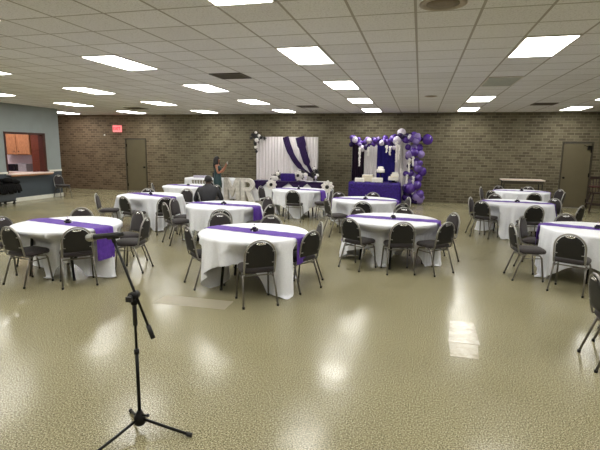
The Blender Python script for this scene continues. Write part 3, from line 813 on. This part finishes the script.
# ------------------------------------------------------------------ giant letters
def letter(name, polys, holes, w, h, loc, label):
    mb = MB()
    for p in polys: mb.prism([(x, z) for x, z in p], 0, .16, axis='y')
    t = thing(name, label, 'letter', loc, 0, 'giant standing letters'); mb.build('letter_face', M['letter'], t)
    return t
Wm, Hm, s_ = .58, .82, .14
letter('letter_m', [[(0,0),(s_,0),(s_,Hm),(0,Hm)], [(Wm-s_,0),(Wm,0),(Wm,Hm),(Wm-s_,Hm)],
    [(s_,Hm),(s_,Hm-.30),(Wm/2-.005,.16),(Wm/2,.16),(Wm/2,.46)], [(Wm-s_,Hm),(Wm/2,.46),(Wm/2,.16),(Wm/2+.005,.16),(Wm-s_,Hm-.30)]], None, Wm, Hm, (-6.54, 14.75, 0), 'giant white letter M standing on the floor right of the woman')
def arc(cx, cz, r, a0, a1, n=10): return [(cx+r*math.cos(a0+(a1-a0)*i/n), cz+r*math.sin(a0+(a1-a0)*i/n)) for i in range(n+1)]
t = thing('letter_r', 'giant white letter R standing on the floor beside the letter M', 'letter', (-5.91, 14.75, 0), 0, 'giant standing letters')
mb = MB(); mb.prism([(0,0),(s_,0),(s_,Hm),(0,Hm)], 0, .16, axis='y')
oa = [(s_,Hm)]+[(.25,Hm)]+arc(.25,Hm-.22,.22,PI/2,-PI/2)[1:]+[(s_,Hm-.44)]
ia = [(s_,Hm-.13),(.25,Hm-.13)]+arc(.25,Hm-.22,.09,PI/2,-PI/2)[1:]+[(s_,Hm-.31)]
for i in range(len(oa)-1): mb.prism([oa[i], ia[i], ia[i+1], oa[i+1]][::-1], 0, .16, axis='y')
mb.prism([(.17,Hm-.44),(.32,Hm-.44),(.47,0),(.31,0)][::-1], 0, .16, axis='y')
mb.build('letter_face', M['letter'], t)

# white serving table behind the woman and letters
WT = (-7.33, 15.7, 0)
t = thing('folding_table', 'long white-clothed table behind the woman by the brick wall', 'table', WT)
MB().box(-1.0,-.34,ZT-.02,1.0,.34,ZT+.015).build('tabletop', M['tan_top'], t)
for sx in (-1,1):
    for sy in (-1,1): MB().tube([(sx*.85,sy*.28,ZT-.02),(sx*.88,sy*.3,0)], .016, 8).build('leg', M['black_metal'], t)
tag(box_cloth(1.02,.36,ZT+.02,.03,22,.012,8).build('tablecloth', M['cloth'], loc=WT), 'white cloth on the long table behind the standing woman', 'tablecloth')
mb = MB()
for i in range(9):
    x = -.72+i*.11
    mb.add([(x,-.385,ZT-.05),(x+.09,-.385,ZT-.05),(x+.075,-.385,ZT-.19),(x+.01,-.385,ZT-.16)], [(0,1,2,3)])
tag(mb.build('garland_bunting', simple('grey_lace', (140,136,126), .7, var=.4, scale=50), loc=WT), 'grey patterned bunting along the front of the white table by the woman', 'bunting')
t = thing('gift_bag', 'small dark gift bag on the white table left of the woman', 'bag', (-7.22, 15.6, ZT+.022))
MB().prism([(-.11,-.06),(.11,-.06),(.12,.06),(-.12,.06)], 0, .2).build('bag_body', M['blk_petal'], t)
for y in (-.05,.05): MB().tube(bez([(-.05,y,.2),(-.05,y,.32),(.05,y,.32),(.05,y,.2)], 8), .005, 6).build('handle', M['purple_dk'], t)
o = MB().prism([(-.22,-.12),(.22,-.12),(.22,.12),(-.22,.12)], 0, .09).build('card_box', M['crystal'], loc=(-7.85,15.6,ZT+.022), bevel=.01); tag(o, 'low pale box on the white table, left of the gift bag', 'box')

# ------------------------------------------------------------------ cake table and purple backdrop
t = thing('cake_backdrop', 'purple and white striped drape backdrop behind the cakes', 'backdrop', (-1.3, 16.6, 0))
mb = MB(); X0, X1, ZH = -1.05, .95, 2.2
for x in (X0, X1): mb.tube([(x,0,0),(x,0,ZH)], .02, 8); mb.box(x-.15,-.15,0,x+.15,.15,.012)
mb.tube([(X0,0,ZH-.02),(X1,0,ZH-.02)], .018, 8); mb.build('frame', M['tube'], t)
for i, (a, b, m) in enumerate(((-1.05,-.62,'plum'),(-.62,-.17,'drape'),(-.17,.47,'indigo'),(.47,.93,'drape'))):
    o = drape(a, b, .03, ZH, -.06, 4.5, .016, 50+i).build('drape_panel', M[m], t); o['label'] = {'plum': 'plum black drape panel', 'drape': 'white drape panel', 'indigo': 'deep violet drape panel'}[m]
CT = (-1.45, 15.95, 0); CZT = .75
t = thing('cake_table', 'rectangular table under the purple cloth, holding the cakes', 'table', CT)
MB().box(-.84,-.34,CZT-.03,.84,.34,CZT-.004).build('tabletop', M['tan_top'], t)
for sx in (-1,1):
    for sy in (-1,1): MB().tube([(sx*.7,sy*.28,CZT-.03),(sx*.72,sy*.3,0)], .016, 8).build('leg', M['black_metal'], t)
tag(box_cloth(.86,.36,CZT,.015,24,.016,21).build('tablecloth', M['purple_seq'], loc=CT), 'crushed purple floor-length cloth on the cake table', 'tablecloth')
def sheet_cake(label, x, y, w, d, h, m):
    t = thing('sheet_cake', label, 'cake', (x, y, CZT+.002), 0, 'cakes on the purple table')
    MB().box(-w/2-.03,-d/2-.03,0,w/2+.03,d/2+.03,.012).build('cake_board', M['chrome'], t)
    MB().box(-w/2,-d/2,.012,w/2,d/2,h).build('cake_body', m, t, bevel=.015)
    mb = MB()
    for i in range(int(w/.04)):
        for yy in (-d/2+.015, d/2-.015): mb.ball((-w/2+.02+i*.04, yy, h+.006), .014, 7, 5)
    mb.build('icing_border', M['icing'], t)
sheet_cake('low white cake at the left end of the purple cake table', -1.96, 15.75, .30, .22, .12, M['icing'])
sheet_cake('taller cream cake behind the low one, left on the cake table', -1.72, 16.05, .36, .24, .22, M['icing_cream'])
sheet_cake('white sheet cake below the raised round cake, middle of the cake table', -1.36, 15.78, .36, .22, .14, M['icing'])
t = thing('cake_stand', 'dark pedestal stand behind the middle sheet cake', 'cake stand', (-1.28, 16.0, CZT+.002))
MB().lathe([(.1,0),(.09,.02),(.02,.05),(.02,.28),(.05,.3)], 20).build('pedestal', M['glass_dark'], t)
MB().lathe([(.05,.3),(.16,.305),(.165,.32),(.16,.325)], 28).build('stand_plate', M['glass_dark'], t)
t = thing('round_cake', 'small white domed cake on the tall dark pedestal', 'cake', (-1.28, 16.0, CZT+.328), 0, 'cakes on the purple table')
MB().lathe([(.13,0),(.135,.02),(.135,.1),(.125,.115)], 28).build('lower_tier', M['icing'], t)
MB().lathe([(.095,.115),(.1,.13),(.1,.18),(.06,.2),(.01,.205)], 24).build('upper_tier', M['icing'], t)
t = thing('tiered_cake', 'white three-tier cake at the right end of the cake table', 'cake', (-.83, 15.9, CZT+.002), 0, 'cakes on the purple table')
MB().lathe([(.15,0),(.14,.02),(.05,.04),(.05,.075),(.14,.08)], 24).build('cake_stand', M['glass_dark'], t)
MB().box(-.17,-.15,.08,.17,.15,.19).build('lower_tier', M['icing'], t, bevel=.012)
MB().box(-.09,-.12,.19,.18,.12,.275).build('middle_tier', M['icing'], t, bevel=.012)
MB().box(-.05,-.1,.275,.14,.1,.34).build('upper_tier', M['icing'], t, bevel=.012)
mb = MB()
for i in range(7): mb.ball((-.14+.045*i, -.15, .2), .02, 8, 6)
mb.build('icing_roses', M['icing_cream'], t)

# balloon garland
t = thing('balloon_garland', 'purple, lavender and white balloon garland arching over the cake display', 'balloon garland', (-1.0, 16.35, 0))
r_ = random.Random(21); BM = ['balloon_a','balloon_b','balloon_c','balloon_d','balloon_e']
def balloon(x, y, z, r, m):
    mb = MB(); n, mm = 14, 10; vs = []; fs = []
    a = r_.random()*6.28; e = .9+.3*r_.random()
    ax = Vector((math.cos(a)*math.cos(e), -.35, math.sin(e)*(1 if r_.random() < .5 else -1))).normalized(); q = ax.to_track_quat('Z', 'Y')
    for i in range(mm+1):
        tt = PI*i/mm; zz = -math.cos(tt); rr = math.sin(tt)*(1-.10*max(0, -zz))
        zz *= 1.12 if zz < 0 else 1.0
        for k in range(n):
            b = 2*PI*k/n; v = q @ Vector((rr*math.cos(b), rr*math.sin(b), zz))*r; vs.append((x+v.x, y+v.y, z+v.z))
    for i in range(mm):
        for k in range(n): fs.append((i*n+k, i*n+(k+1) % n, (i+1)*n+(k+1) % n, (i+1)*n+k))
    mb.add(vs, fs, True)
    kn = q @ Vector((0,0,-1.12*r)); mb.ball((x+kn.x, y+kn.y, z+kn.z), r*.09, 6, 4)
    mb.build('balloon', M[m], t)
path = [(-1.30,2.14),(-1.12,2.06),(-.95,1.99),(-.78,2.08),(-.6,2.10),(-.4,2.10),(-.22,2.12),(-.02,2.02),(.12,2.18),(.28,2.28),(.45,2.30),(.58,2.26),(.72,2.22),(.86,2.24),
        (.66,1.98),(.72,1.75),(.62,1.55),(.70,1.35),(.78,1.15),(.66,.98),(.72,.80),(.66,.62),(.72,.44),(.80,.26),(.66,.18),(.88,.12)]
cnt = 0
for i, (x, z) in enumerate(path):
    big = i >= 8
    for q in range(5 if not big else (4 if i < 14 else 3)):
        r = (.07+.045*r_.random()) if not big else (.09+.07*r_.random())
        bx, bz = x+.04+(q-2)*.045+(r_.random()-.5)*.16, max(r+.005, z+(r_.random()-.5)*.24)
        if i >= 14: bx = x+.12+(q-1)*.17+(r_.random()-.5)*.12
        balloon(bx, -.02-.20*r_.random(), bz, r, BM[r_.choices(range(5), (32,18,22,8,22))[0]]); cnt += 1
balloon(1.22, -.05, 2.2, .18, 'balloon_a'); balloon(.72, -.25, .55, .19, 'balloon_a'); balloon(1.0,-.1,.17,.16,'balloon_b')
def strand(x, z0, ln, y=-.27):
    mb = MB(); n = int(ln/.03)
    for i in range(n):
        f = i/n
        for q in range(3): mb.ball((x+(r_.random()-.5)*.07*(1-.6*f), y+(r_.random()-.5)*.05, z0-f*ln), .016+.012*r_.random(), 6, 4)
    mb.build('flower_strand', M['petal'], t)
for (x, z, l) in ((-1.03,1.88,.62),(-.74,1.92,.3),(.22,2.12,.7),(.30,2.0,.5),(.42,1.2,.5),(.66,1.55,.45),(.78,1.7,.4),(.82,.95,.6),(.40,.95,.5),(.6,1.0,.3)): strand(x, z, l)
for (x, z, l) in ((-.12,1.98,.25),(-.0,1.95,.3)): strand(x, z, l)

# ------------------------------------------------------------------ bare folding table and high chair, right rear
t = thing('bare_folding_table', 'bare pale-topped folding table against the brick wall at right rear', 'table', (3.3, 16.55, 0))
MB().box(-.64,-.3,.90,.64,.3,.94).build('tabletop', M['counter'], t, bevel=.008)
for sx in (-1,1):
    for sy in (-1,1): MB().tube([(sx*.57,sy*.24,.90),(sx*.59,sy*.25,0)], .018, 8).build('leg', M['black_metal'], t)
MB().box(-.60,-.27,.80,.60,-.255,.90).box(-.60,.255,.80,.60,.27,.90).build('apron', M['frame_dark'], t)
t = thing('high_chair', 'dark wooden high chair with red tray beside the right door', 'high chair', (5.33, 15.9, 0))
for sx in (-1,1):
    for sy in (-1,1): MB().tube([(sx*.14,sy*.13,.60),(sx*.25,sy*.24,0)], .024, 8).build('leg', M['red_wood'], t)
mb = MB(); mb.tube([(-.205,-.195,.26),(.205,-.195,.26)], .018, 8).tube([(-.205,.195,.26),(.205,.195,.26)], .018, 8).tube([(-.20,-.19,.3),(-.20,.19,.3)], .018, 8).tube([(.20,-.19,.3),(.20,.19,.3)], .018, 8); mb.build('stretcher', M['red_wood'], t)
MB().box(-.17,-.16,.59,.17,.16,.63).build('seat', M['red_wood'], t, bevel=.01)
MB().box(-.27,-.30,.80,.27,-.02,.835).build('tray', M['red_seat'], t, bevel=.015)
mb = MB()
for sx in (-1,1): mb.tube([(sx*.17,-.15,.62),(sx*.2,-.18,.8)], .015, 8).tube([(sx*.17,.15,.62),(sx*.19,.16,.8)], .015, 8).tube([(sx*.2,-.2,.8),(sx*.19,.17,.8)], .018, 8)
mb.build('arm_rest', M['red_wood'], t)
mb = MB()
for x in (-.16,-.08,0,.08,.16): mb.tube([(x,.16,.62),(x,.20,1.06)], .011, 6)
mb.box(-.19,.18,1.03,.19,.215,1.11); mb.build('backrest', M['red_wood'], t)

# ------------------------------------------------------------------ rolling bin with dark heap at left
t = thing('rolling_bin', 'grey rolling bin below the serving hatch at the left edge', 'bin', (-12.40, 11.34, 0), .0)
def taper(x0, x1, z0, z1, y0, y1):
    return [(-x0,-y0,z0),(x0,-y0,z0),(x0,y0,z0),(-x0,y0,z0),(-x1,-y1,z1),(x1,-y1,z1),(x1,y1,z1),(-x1,y1,z1)]
QF = [(3,2,1,0),(4,5,6,7),(0,1,5,4),(1,2,6,5),(2,3,7,6),(3,0,4,7)]
MB().add(taper(.22,.25,.14,.52,.29,.33), QF).build('bin_body', M['bin'], t, bevel=.02)
MB().add(taper(.26,.26,.50,.535,.34,.34), QF).build('bin_rim', M['bin'], t, bevel=.01)
mb = MB(); mb.box(-.22,-.29,.11,.22,.29,.14); mb.build('base_frame', M['black_metal'], t)
for sx in (-1,1):
    for sy in (-1,1):
        w = MB(); w.tube([(sx*.18-.018,sy*.25,.045),(sx*.18+.018,sy*.25,.045)], .045, 14); w.box(sx*.18-.025,sy*.25-.01,.045,sx*.18+.025,sy*.25+.01,.11); w.build('caster', M['rubber'], t)
r_ = random.Random(4); mb = MB()
for i in range(26):
    x, y = (r_.random()-.5)*.46, (r_.random()-.5)*.7; mb.ball((x, y, .60+.2*r_.random()*(1-abs(y))), .09+.07*r_.random(), 10, 7, .55)
for i in range(12):
    y = -.36+i*.066; mb.tube(bez([(.18,y,.66),(.30,y+.03,.64),(.32,y,.55),(.31,y+.05,.36+.1*r_.random())], 8), .04, 8)
tag(mb.build('jacket_heap', M['blk_cloth'], loc=(-12.40,11.34,0)), 'heap of black cloth piled on the grey rolling bin', 'cloth')

# ------------------------------------------------------------------ kitchen fittings
def cab_door(parent, x0, x1, z0, z1, y, hs):
    d = MB().box(x0, y-.02, z0, x1, y, z1).build('cabinet_door', M['wood'], parent, bevel=.004)
    mb = MB(); b = .05
    mb.box(x0,y-.028,z0,x0+b,y-.02,z1).box(x1-b,y-.028,z0,x1,y-.02,z1).box(x0+b,y-.028,z0,x1-b,y-.02,z0+b).box(x0+b,y-.028,z1-b,x1-b,y-.02,z1)
    mb.build('door_rail', M['wood'], d)
    hx = x0+.08 if hs < 0 else x1-.08
    MB().ball((hx, y-.045, z0+.10), .018, 8, 6).build('knob', M['hinge'], d)
for (x0, x1, lb) in ((-14.75,-14.18,'oak wall cabinet in the kitchen, left of the two seen through the hatch'),(-14.165,-13.58,'oak wall cabinet in the kitchen, right of the two seen through the hatch')):
    t = thing('wall_cabinet', lb, 'cabinet', (0,0,0), 0, 'kitchen wall cabinets')
    MB().box(x0, 13.76, 1.50, x1, 14.055, 2.5).build('cabinet_body', M['wood'], t)
    cab_door(t, x0+.01, x1-.01, 1.52, 2.46, 13.758, 1 if x0 < -14.3 else -1)
t = thing('pantry_cabinet', 'tall dark red wooden cabinet at the right inside the hatch', 'cabinet', (0,0,0))
MB().box(-13.50, 13.72, 0, -12.98, 14.055, 2.5).build('cabinet_body', M['wood_dk'], t)
for z0, z1 in ((.05,.88),(.9,1.3),(1.32,1.62),(1.66,2.05),(2.07,2.46)):
    mb = MB().box(-13.49,13.70,z0,-12.99,13.719,z1).box(-13.43,13.69,z0+.05,-13.05,13.70,z1-.05); mb.build('cabinet_door', M['wood_dk'], t, bevel=.004)
t = thing('base_cabinet', 'kitchen base cabinet under the counter with the microwave', 'cabinet', (0,0,0))
MB().box(-15.4,13.45,.08,-13.52,14.055,.86).build('cabinet_body', M['wood'], t)
for i in range(3): cab_door(t, -15.38+i*.62, -14.78+i*.62, .12, .82, 13.448, 1)
tag(MB().box(-15.42,13.40,.862,-13.51,14.055,.90).build('countertop', M['counter'], bevel=.006), 'pale kitchen countertop seen through the serving hatch', 'countertop')
t = thing('coffee_maker', 'small black appliance on the kitchen counter, left of the microwave', 'appliance', (-14.40, 13.75, .90))
MB().box(-.15,-.12,0,.15,.12,.26).build('housing', M['appl_black'], t, bevel=.02); MB().box(-.10,-.125,.05,.06,-.118,.2).build('front_panel', M['glass_dark'], t)
t = thing('microwave', 'grey microwave on the kitchen counter seen through the serving hatch', 'microwave', (-13.93, 13.78, .90))
MB().box(-.24,-.16,0,.24,.16,.28).build('housing', M['appl_gray'], t, bevel=.01)
MB().box(-.23,-.172,.02,-.12,-.161,.26).build('control_panel', M['appl_black'], t); MB().box(-.10,-.172,.02,.23,-.161,.26).build('microwave_door', M['appl_gray'], t)
t = thing('wall_switch', 'small pale sprinkler plate on the brick wall left of the far left door', 'wall plate', (-13.0, YB, 2.32))
MB().box(-.03,-.012,-.03,.03,0,.03).build('plate', M['white_trim'], t); MB().box(-.008,-.02,-.012,.008,-.012,.012).build('toggle', M['white_trim'], t)

# ------------------------------------------------------------------ people
def skin(name, verts, edges, radii, mat, parent=None, root=0, sub=2):
    me = bpy.data.meshes.new(name); me.from_pydata(verts, edges, []); me.update()
    o = bpy.data.objects.new('tmp_'+name, me); C.objects.link(o)
    md = o.modifiers.new('skin', 'SKIN'); md.use_smooth_shade = True
    for i, v in enumerate(me.skin_vertices[0].data):
        r = radii[i]; v.radius = (r, r) if not isinstance(r, tuple) else r; v.use_root = (i == root)
    sd = o.modifiers.new('sub', 'SUBSURF'); sd.levels = sd.render_levels = sub
    bpy.context.view_layer.update()
    nm = bpy.data.meshes.new_from_object(o.evaluated_get(bpy.context.evaluated_depsgraph_get()))
    bpy.data.objects.remove(o); nm.name = name; nm.materials.clear(); nm.materials.append(mat)
    for p in nm.polygons: p.use_smooth = True
    r = bpy.data.objects.new(name, nm); C.objects.link(r)
    if parent: r.parent = parent
    return r
class SK:
    def __init__(s): s.v = []; s.e = []; s.r = []
    def p(s, co, r, to=None):
        s.v.append(co); s.r.append(r)
        if to is not None: s.e.append((to, len(s.v)-1))
        return len(s.v)-1
    def chain(s, start, pts):
        i = start
        for co, r in pts: i = s.p(co, r, i)
        return i
    def build(s, name, mat, parent=None, sub=2): return skin(name, s.v, s.e, s.r, mat, parent, 0, sub)
def hand(sk, wrist, fwd, up, side, curl):
    """palm + five separate fingers grown from wrist index; fwd/up/side unit vectors"""
    w = Vector(sk.v[wrist]); f, u, s = Vector(fwd).normalized(), Vector(up).normalized(), Vector(side).normalized()
    palm = sk.p(tuple(w+f*.045), (.026,.016), wrist)
    for k, (off, ln) in enumerate(((-.027,.062),(-.009,.074),(.009,.07),(.027,.055))):
        b = w+f*.085+s*off; i = sk.p(tuple(b), .0095, palm); q = b; d = f.copy()
        for st in range(3):
            d = (d*math.cos(curl)-u*math.sin(curl)).normalized(); q = q+d*ln*(.42,.32,.26)[st]; i = sk.p(tuple(q), (.0085,.0078,.0065)[st], i)
    b = w+f*.03-s*.032; i = sk.p(tuple(b), .0105, palm); q = b+(f*.5-s*.7-u*.3).normalized()*.032; i = sk.p(tuple(q), .0095, i)
    q = q+(f*.9-s*.2-u*.5).normalized()*.028; sk.p(tuple(q), .008, i)
def head(parent, c, yaw, r, skinm, hairfn):
    """face features on a head centred at c, looking along yaw (0 = +X)"""
    Mx = Matrix.Translation(c) @ Matrix.Rotation(yaw, 4, 'Z')
    for sy in (-1,1):
        mb = MB(); mb.ball((r*.69, sy*r*.36, 0), r*.11, 8, 6); mb.xform(Mx).build('eye', M['eye'], parent)
    MB().tube([(r*.70,-r*.22,-r*.55),(r*.78,0,-r*.54),(r*.70,r*.22,-r*.55)], r*.07, 6).xform(Mx).build('mouth', M['lip'], parent)

# standing woman, facing right with a phone raised; local x = her facing
def woman():
    t = thing('person', 'woman with long black hair in a dark teal dress standing and holding up a phone', 'person', (-6.62, 14.45, 0), math.radians(10))
    s = SK(); H_ = 1.56; u = H_/7.6
    pel = s.p((0,0,.80), (.115,.14))
    for sy in (-1,1):
        s.chain(pel, [((.0,sy*.085,.74), (.085,.085)), ((.02,sy*.085,.44), .058), ((.0,sy*.085,.40), .054), ((-.02,sy*.085,.24), .05), ((-.03,sy*.085,.075), .033), ((.03,sy*.09,.035), (.034,.026)), ((.13,sy*.095,.022), (.034,.02))])
    wst = s.p((.0,0,.98), (.095,.115), pel); che = s.p((.01,0,1.14), (.105,.135), wst); nb = s.p((-.005,0,1.25), (.075,.10), che)
    nk = s.p((.0,0,1.315), .046, nb); hd = s.p((.018,0,1.40), (.078,.07), nk); s.p((.012,0,1.475), (.086,.076), hd)
    for sy in (-1,1):
        sh = s.p((-.005,sy*.15,1.235), .048, nb)
        el = s.chain(sh, [((.03,sy*.185,1.10), .041), ((.07,sy*.175,.985), .036)])
        wr = s.chain(el, [((.19,sy*.12,1.10), .034), ((.275,sy*.055,1.225), .024)])
        hand(s, wr, (.25,-sy*.05,.95), (-.9,-sy*.3,.2), (0,-sy*1,.0), .35)
    b = s.build('body', M['skin'], t)
    # nose and ears as small bumps in the skin mesh's children
    head(t, (.015,0,1.45), 0, .085, M['skin'], None)
    MB().tube([(.066,0,1.458),(.086,0,1.428),(.072,0,1.42)], [.008,.014,.009], 8).build('nose', M['skin'], t)
    for sy in (-1,1): MB().ball((.01,sy*.072,1.44), .018, 8, 6).build('ear', M['skin'], t)
    # dress: fitted sheath to the knee, own surface of revolution with elliptical sections
    secs = [(.50,.135,.165,.0),(.62,.145,.175,.0),(.80,.135,.17,-.01),(.90,.118,.145,0),(.98,.106,.126,0),(1.06,.112,.136,.005),(1.14,.122,.146,.012),(1.20,.105,.14,.005),(1.245,.085,.125,-.005)]
    mb = MB(); n = 28; vs = []
    for (z, a, bb, ox) in secs:
        for k in range(n):
            th = 2*PI*k/n; f = 1+.03*math.sin(7*th)*max(0, (.9-z))
            vs.append((ox+a*f*math.cos(th), bb*f*math.sin(th), z))
    fs = [(j*n+i, j*n+(i+1) % n, (j+1)*n+(i+1) % n, (j+1)*n+i) for j in range(len(secs)-1) for i in range(n)]
    mb.add(vs, fs, True); mb.build('dress', M['teal'], t)
    # long hair
    h = MB()
    def fn(u_, v):
        a = -2.15+4.3*u_; a += PI
        if v < .4:
            q = v/.4*PI*.55; rr = .105*math.sin(q)+.0; z = 1.462+.105*math.cos(q)
        else:
            q = (v-.4)/.6; rr = .104+.012*math.sin(9*u_+3*q)*q+.01*q; z = 1.445-.30*q
        return (-.012+rr*math.cos(a)*1.0-.02*max(0, v-.4), rr*.9*math.sin(a), z)
    h.grid(fn, 36, 22)
    h.ball((-.06,0,1.41), .085, 14, 10, 1.45).ball((-.085,.0,1.27), .08, 14, 10, 1.7).ball((-.04,-.06,1.33), .05, 12, 8, 2.2).ball((-.04,.06,1.33), .05, 12, 8, 2.2)
    h.build('hair', M['hair'], t)
    for sy in (-1,1): MB().box(-.06,sy*.09-.036,.0,.17,sy*.09+.036,.022).build('shoe', M['rubber'], t, bevel=.01)
    return t
woman()
ph = thing('phone', 'pale smartphone held up in front of the woman in teal', 'phone', (-6.62+.335*math.cos(math.radians(10)), 14.45+.335*math.sin(math.radians(10)), 1.335), math.radians(10))
MB().box(-.005,-.075,-.038,.005,.075,.038).build('case', M['phone'], ph, bevel=.004)
MB().box(-.007,-.07,-.034,-.005,.07,.034).build('screen', M['screen'], ph)

# seated man, back to camera; local +x = facing
def man():
    t = thing('person', 'man with short black hair in dark shirt seated with his back to camera', 'person', (-4.80, 9.93, 0), math.radians(108))
    s = SK(); zs = .47
    pel = s.p((-.06,0,zs+.09), (.115,.15))
    for sy in (-1,1):
        s.chain(pel, [((.02,sy*.10,zs+.08), .085), ((.34,sy*.15,zs+.06), .068), ((.39,sy*.155,zs+.02), .06), ((.38,sy*.155,.28), .054), ((.36,sy*.155,.09), .038), ((.42,sy*.16,.045), (.042,.034)), ((.54,sy*.17,.032), (.04,.026))])
    a = s.p((-.07,0,zs+.26), (.115,.15), pel); b = s.p((-.03,0,zs+.40), (.09,.13), a); nb = s.p((.01,0,zs+.51), (.06,.08), b)
    nk = s.p((.045,0,zs+.575), .056, nb); hd = s.p((.085,0,zs+.65), (.088,.076), nk); s.p((.085,0,zs+.735), (.095,.082), hd)
    for sy in (-1,1):
        sh = s.p((.0,sy*.19,zs+.465), .038, nb)
        el = s.chain(sh, [((.03,sy*.28,zs+.33), .045), ((.07,sy*.32,zs+.19), .04)])
        wr = s.chain(el, [((.20,sy*.24,zs+.17), .04), ((.29,sy*.15,zs+.17), .03)])
        hand(s, wr, (.8,-sy*.5,-.05), (0,0,1), (-sy*.5*1,-sy*.85,0), .4)
    s.build('body', M['skin_dk'], t)
    t.scale = (.95, .95, .92)
    head(t, (.085,0,zs+.70), 0, .092, M['skin_dk'], None)
    MB().tube([(.15,0,zs+.705),(.176,0,zs+.675),(.16,0,zs+.665)], [.009,.016,.01], 8).build('nose', M['skin_dk'], t)
    for sy in (-1,1): MB().ball((.075,sy*.086,zs+.69), .026, 8, 6).build('ear', M['skin_dk'], t)
    hr = MB()
    def fn(u_, v):
        a_ = 2*PI*u_; q = v*PI*.60; back = .5-.5*math.cos(a_)
        q *= (.72+.38*back); rr = .108*math.sin(q)
        return (.078+rr*math.cos(a_), rr*.9*math.sin(a_), zs+.715+.112*math.cos(q))
    hr.grid(fn, 32, 14, wrap=True); hr.build('hair', M['hair'], t)
    # shirt: lofted torso (elliptical sections following the lean) and sleeves
    secs = [(zs+.02,-.06,.15,.19),(zs+.12,-.085,.15,.185),(zs+.24,-.085,.14,.185),(zs+.35,-.06,.15,.225),(zs+.43,-.03,.145,.235),(zs+.50,.0,.13,.215),(zs+.545,.02,.098,.15),(zs+.585,.035,.08,.09),(zs+.605,.045,.072,.075)]
    mb = MB(); n = 32; vs = []
    for (z, ox, a_, b_) in secs:
        for k in range(n):
            th = 2*PI*k/n; ff = 1+.025*math.sin(6*th+z*20); vs.append((ox+a_*ff*math.cos(th), b_*ff*math.sin(th), z))
    fs = [(j*n+i, j*n+(i+1) % n, (j+1)*n+(i+1) % n, (j+1)*n+i) for j in range(len(secs)-1) for i in range(n)]
    fs.append(tuple(range(n))[::-1]); mb.add(vs, fs, True)
    sh_ = mb.build('shirt', M['shirt'], t)
    for sy in (-1,1):
        pts = [(.0,sy*.13,zs+.49),(.0,sy*.20,zs+.47),(.015,sy*.24,zs+.41),(.03,sy*.28,zs+.33),(.055,sy*.315,zs+.23),(.08,sy*.32,zs+.185),(.14,sy*.29,zs+.175),(.23,sy*.22,zs+.172)]
        MB().tube(pts, [.055,.068,.066,.062,.058,.056,.052,.046], 14).build('sleeve', M['shirt'], sh_)
    c = SK(); p0 = c.p((-.06,0,zs+.085), (.125,.165))
    for sy in (-1,1): c.chain(p0, [((.02,sy*.10,zs+.085), .098), ((.34,sy*.15,zs+.062), .084), ((.39,sy*.155,zs+.02), .076), ((.38,sy*.155,.28), .07), ((.365,sy*.155,.10), .06)])
    c.build('trousers', M['trouser'], t)
    for sy in (-1,1): MB().box(.32,sy*.16-.045,0,.58,sy*.16+.045,.065).build('shoe', M['rubber'], t, bevel=.02)
man()

# ------------------------------------------------------------------ world, camera, colour
w = bpy.data.worlds.new('World'); sc.world = w; w.use_nodes = True
w.node_tree.nodes['Background'].inputs[0].default_value = (.5,.5,.5,1); w.node_tree.nodes['Background'].inputs[1].default_value = .3
cam = bpy.data.cameras.new('camera'); co = bpy.data.objects.new('camera', cam); C.objects.link(co)
cam.sensor_width = 36; cam.lens = 36*458.5/600; cam.clip_end = 100
r = Vector((.96797,.250736,.012844)); u = Vector((-.053055,.154281,.986601)); f = Vector((-.245395,.955682,-.162642))
co.matrix_world = Matrix(((r.x,u.x,-f.x,0),(r.y,u.y,-f.y,0),(r.z,u.z,-f.z,1.82),(0,0,0,1)))
sc.camera = co
sc.view_settings.view_transform = 'Standard'; sc.view_settings.look = 'None'; sc.view_settings.exposure = 1.2; sc.view_settings.gamma = 1.0
sc.cycles.use_denoising = True
sc.cycles.max_bounces = 8; sc.cycles.diffuse_bounces = 5
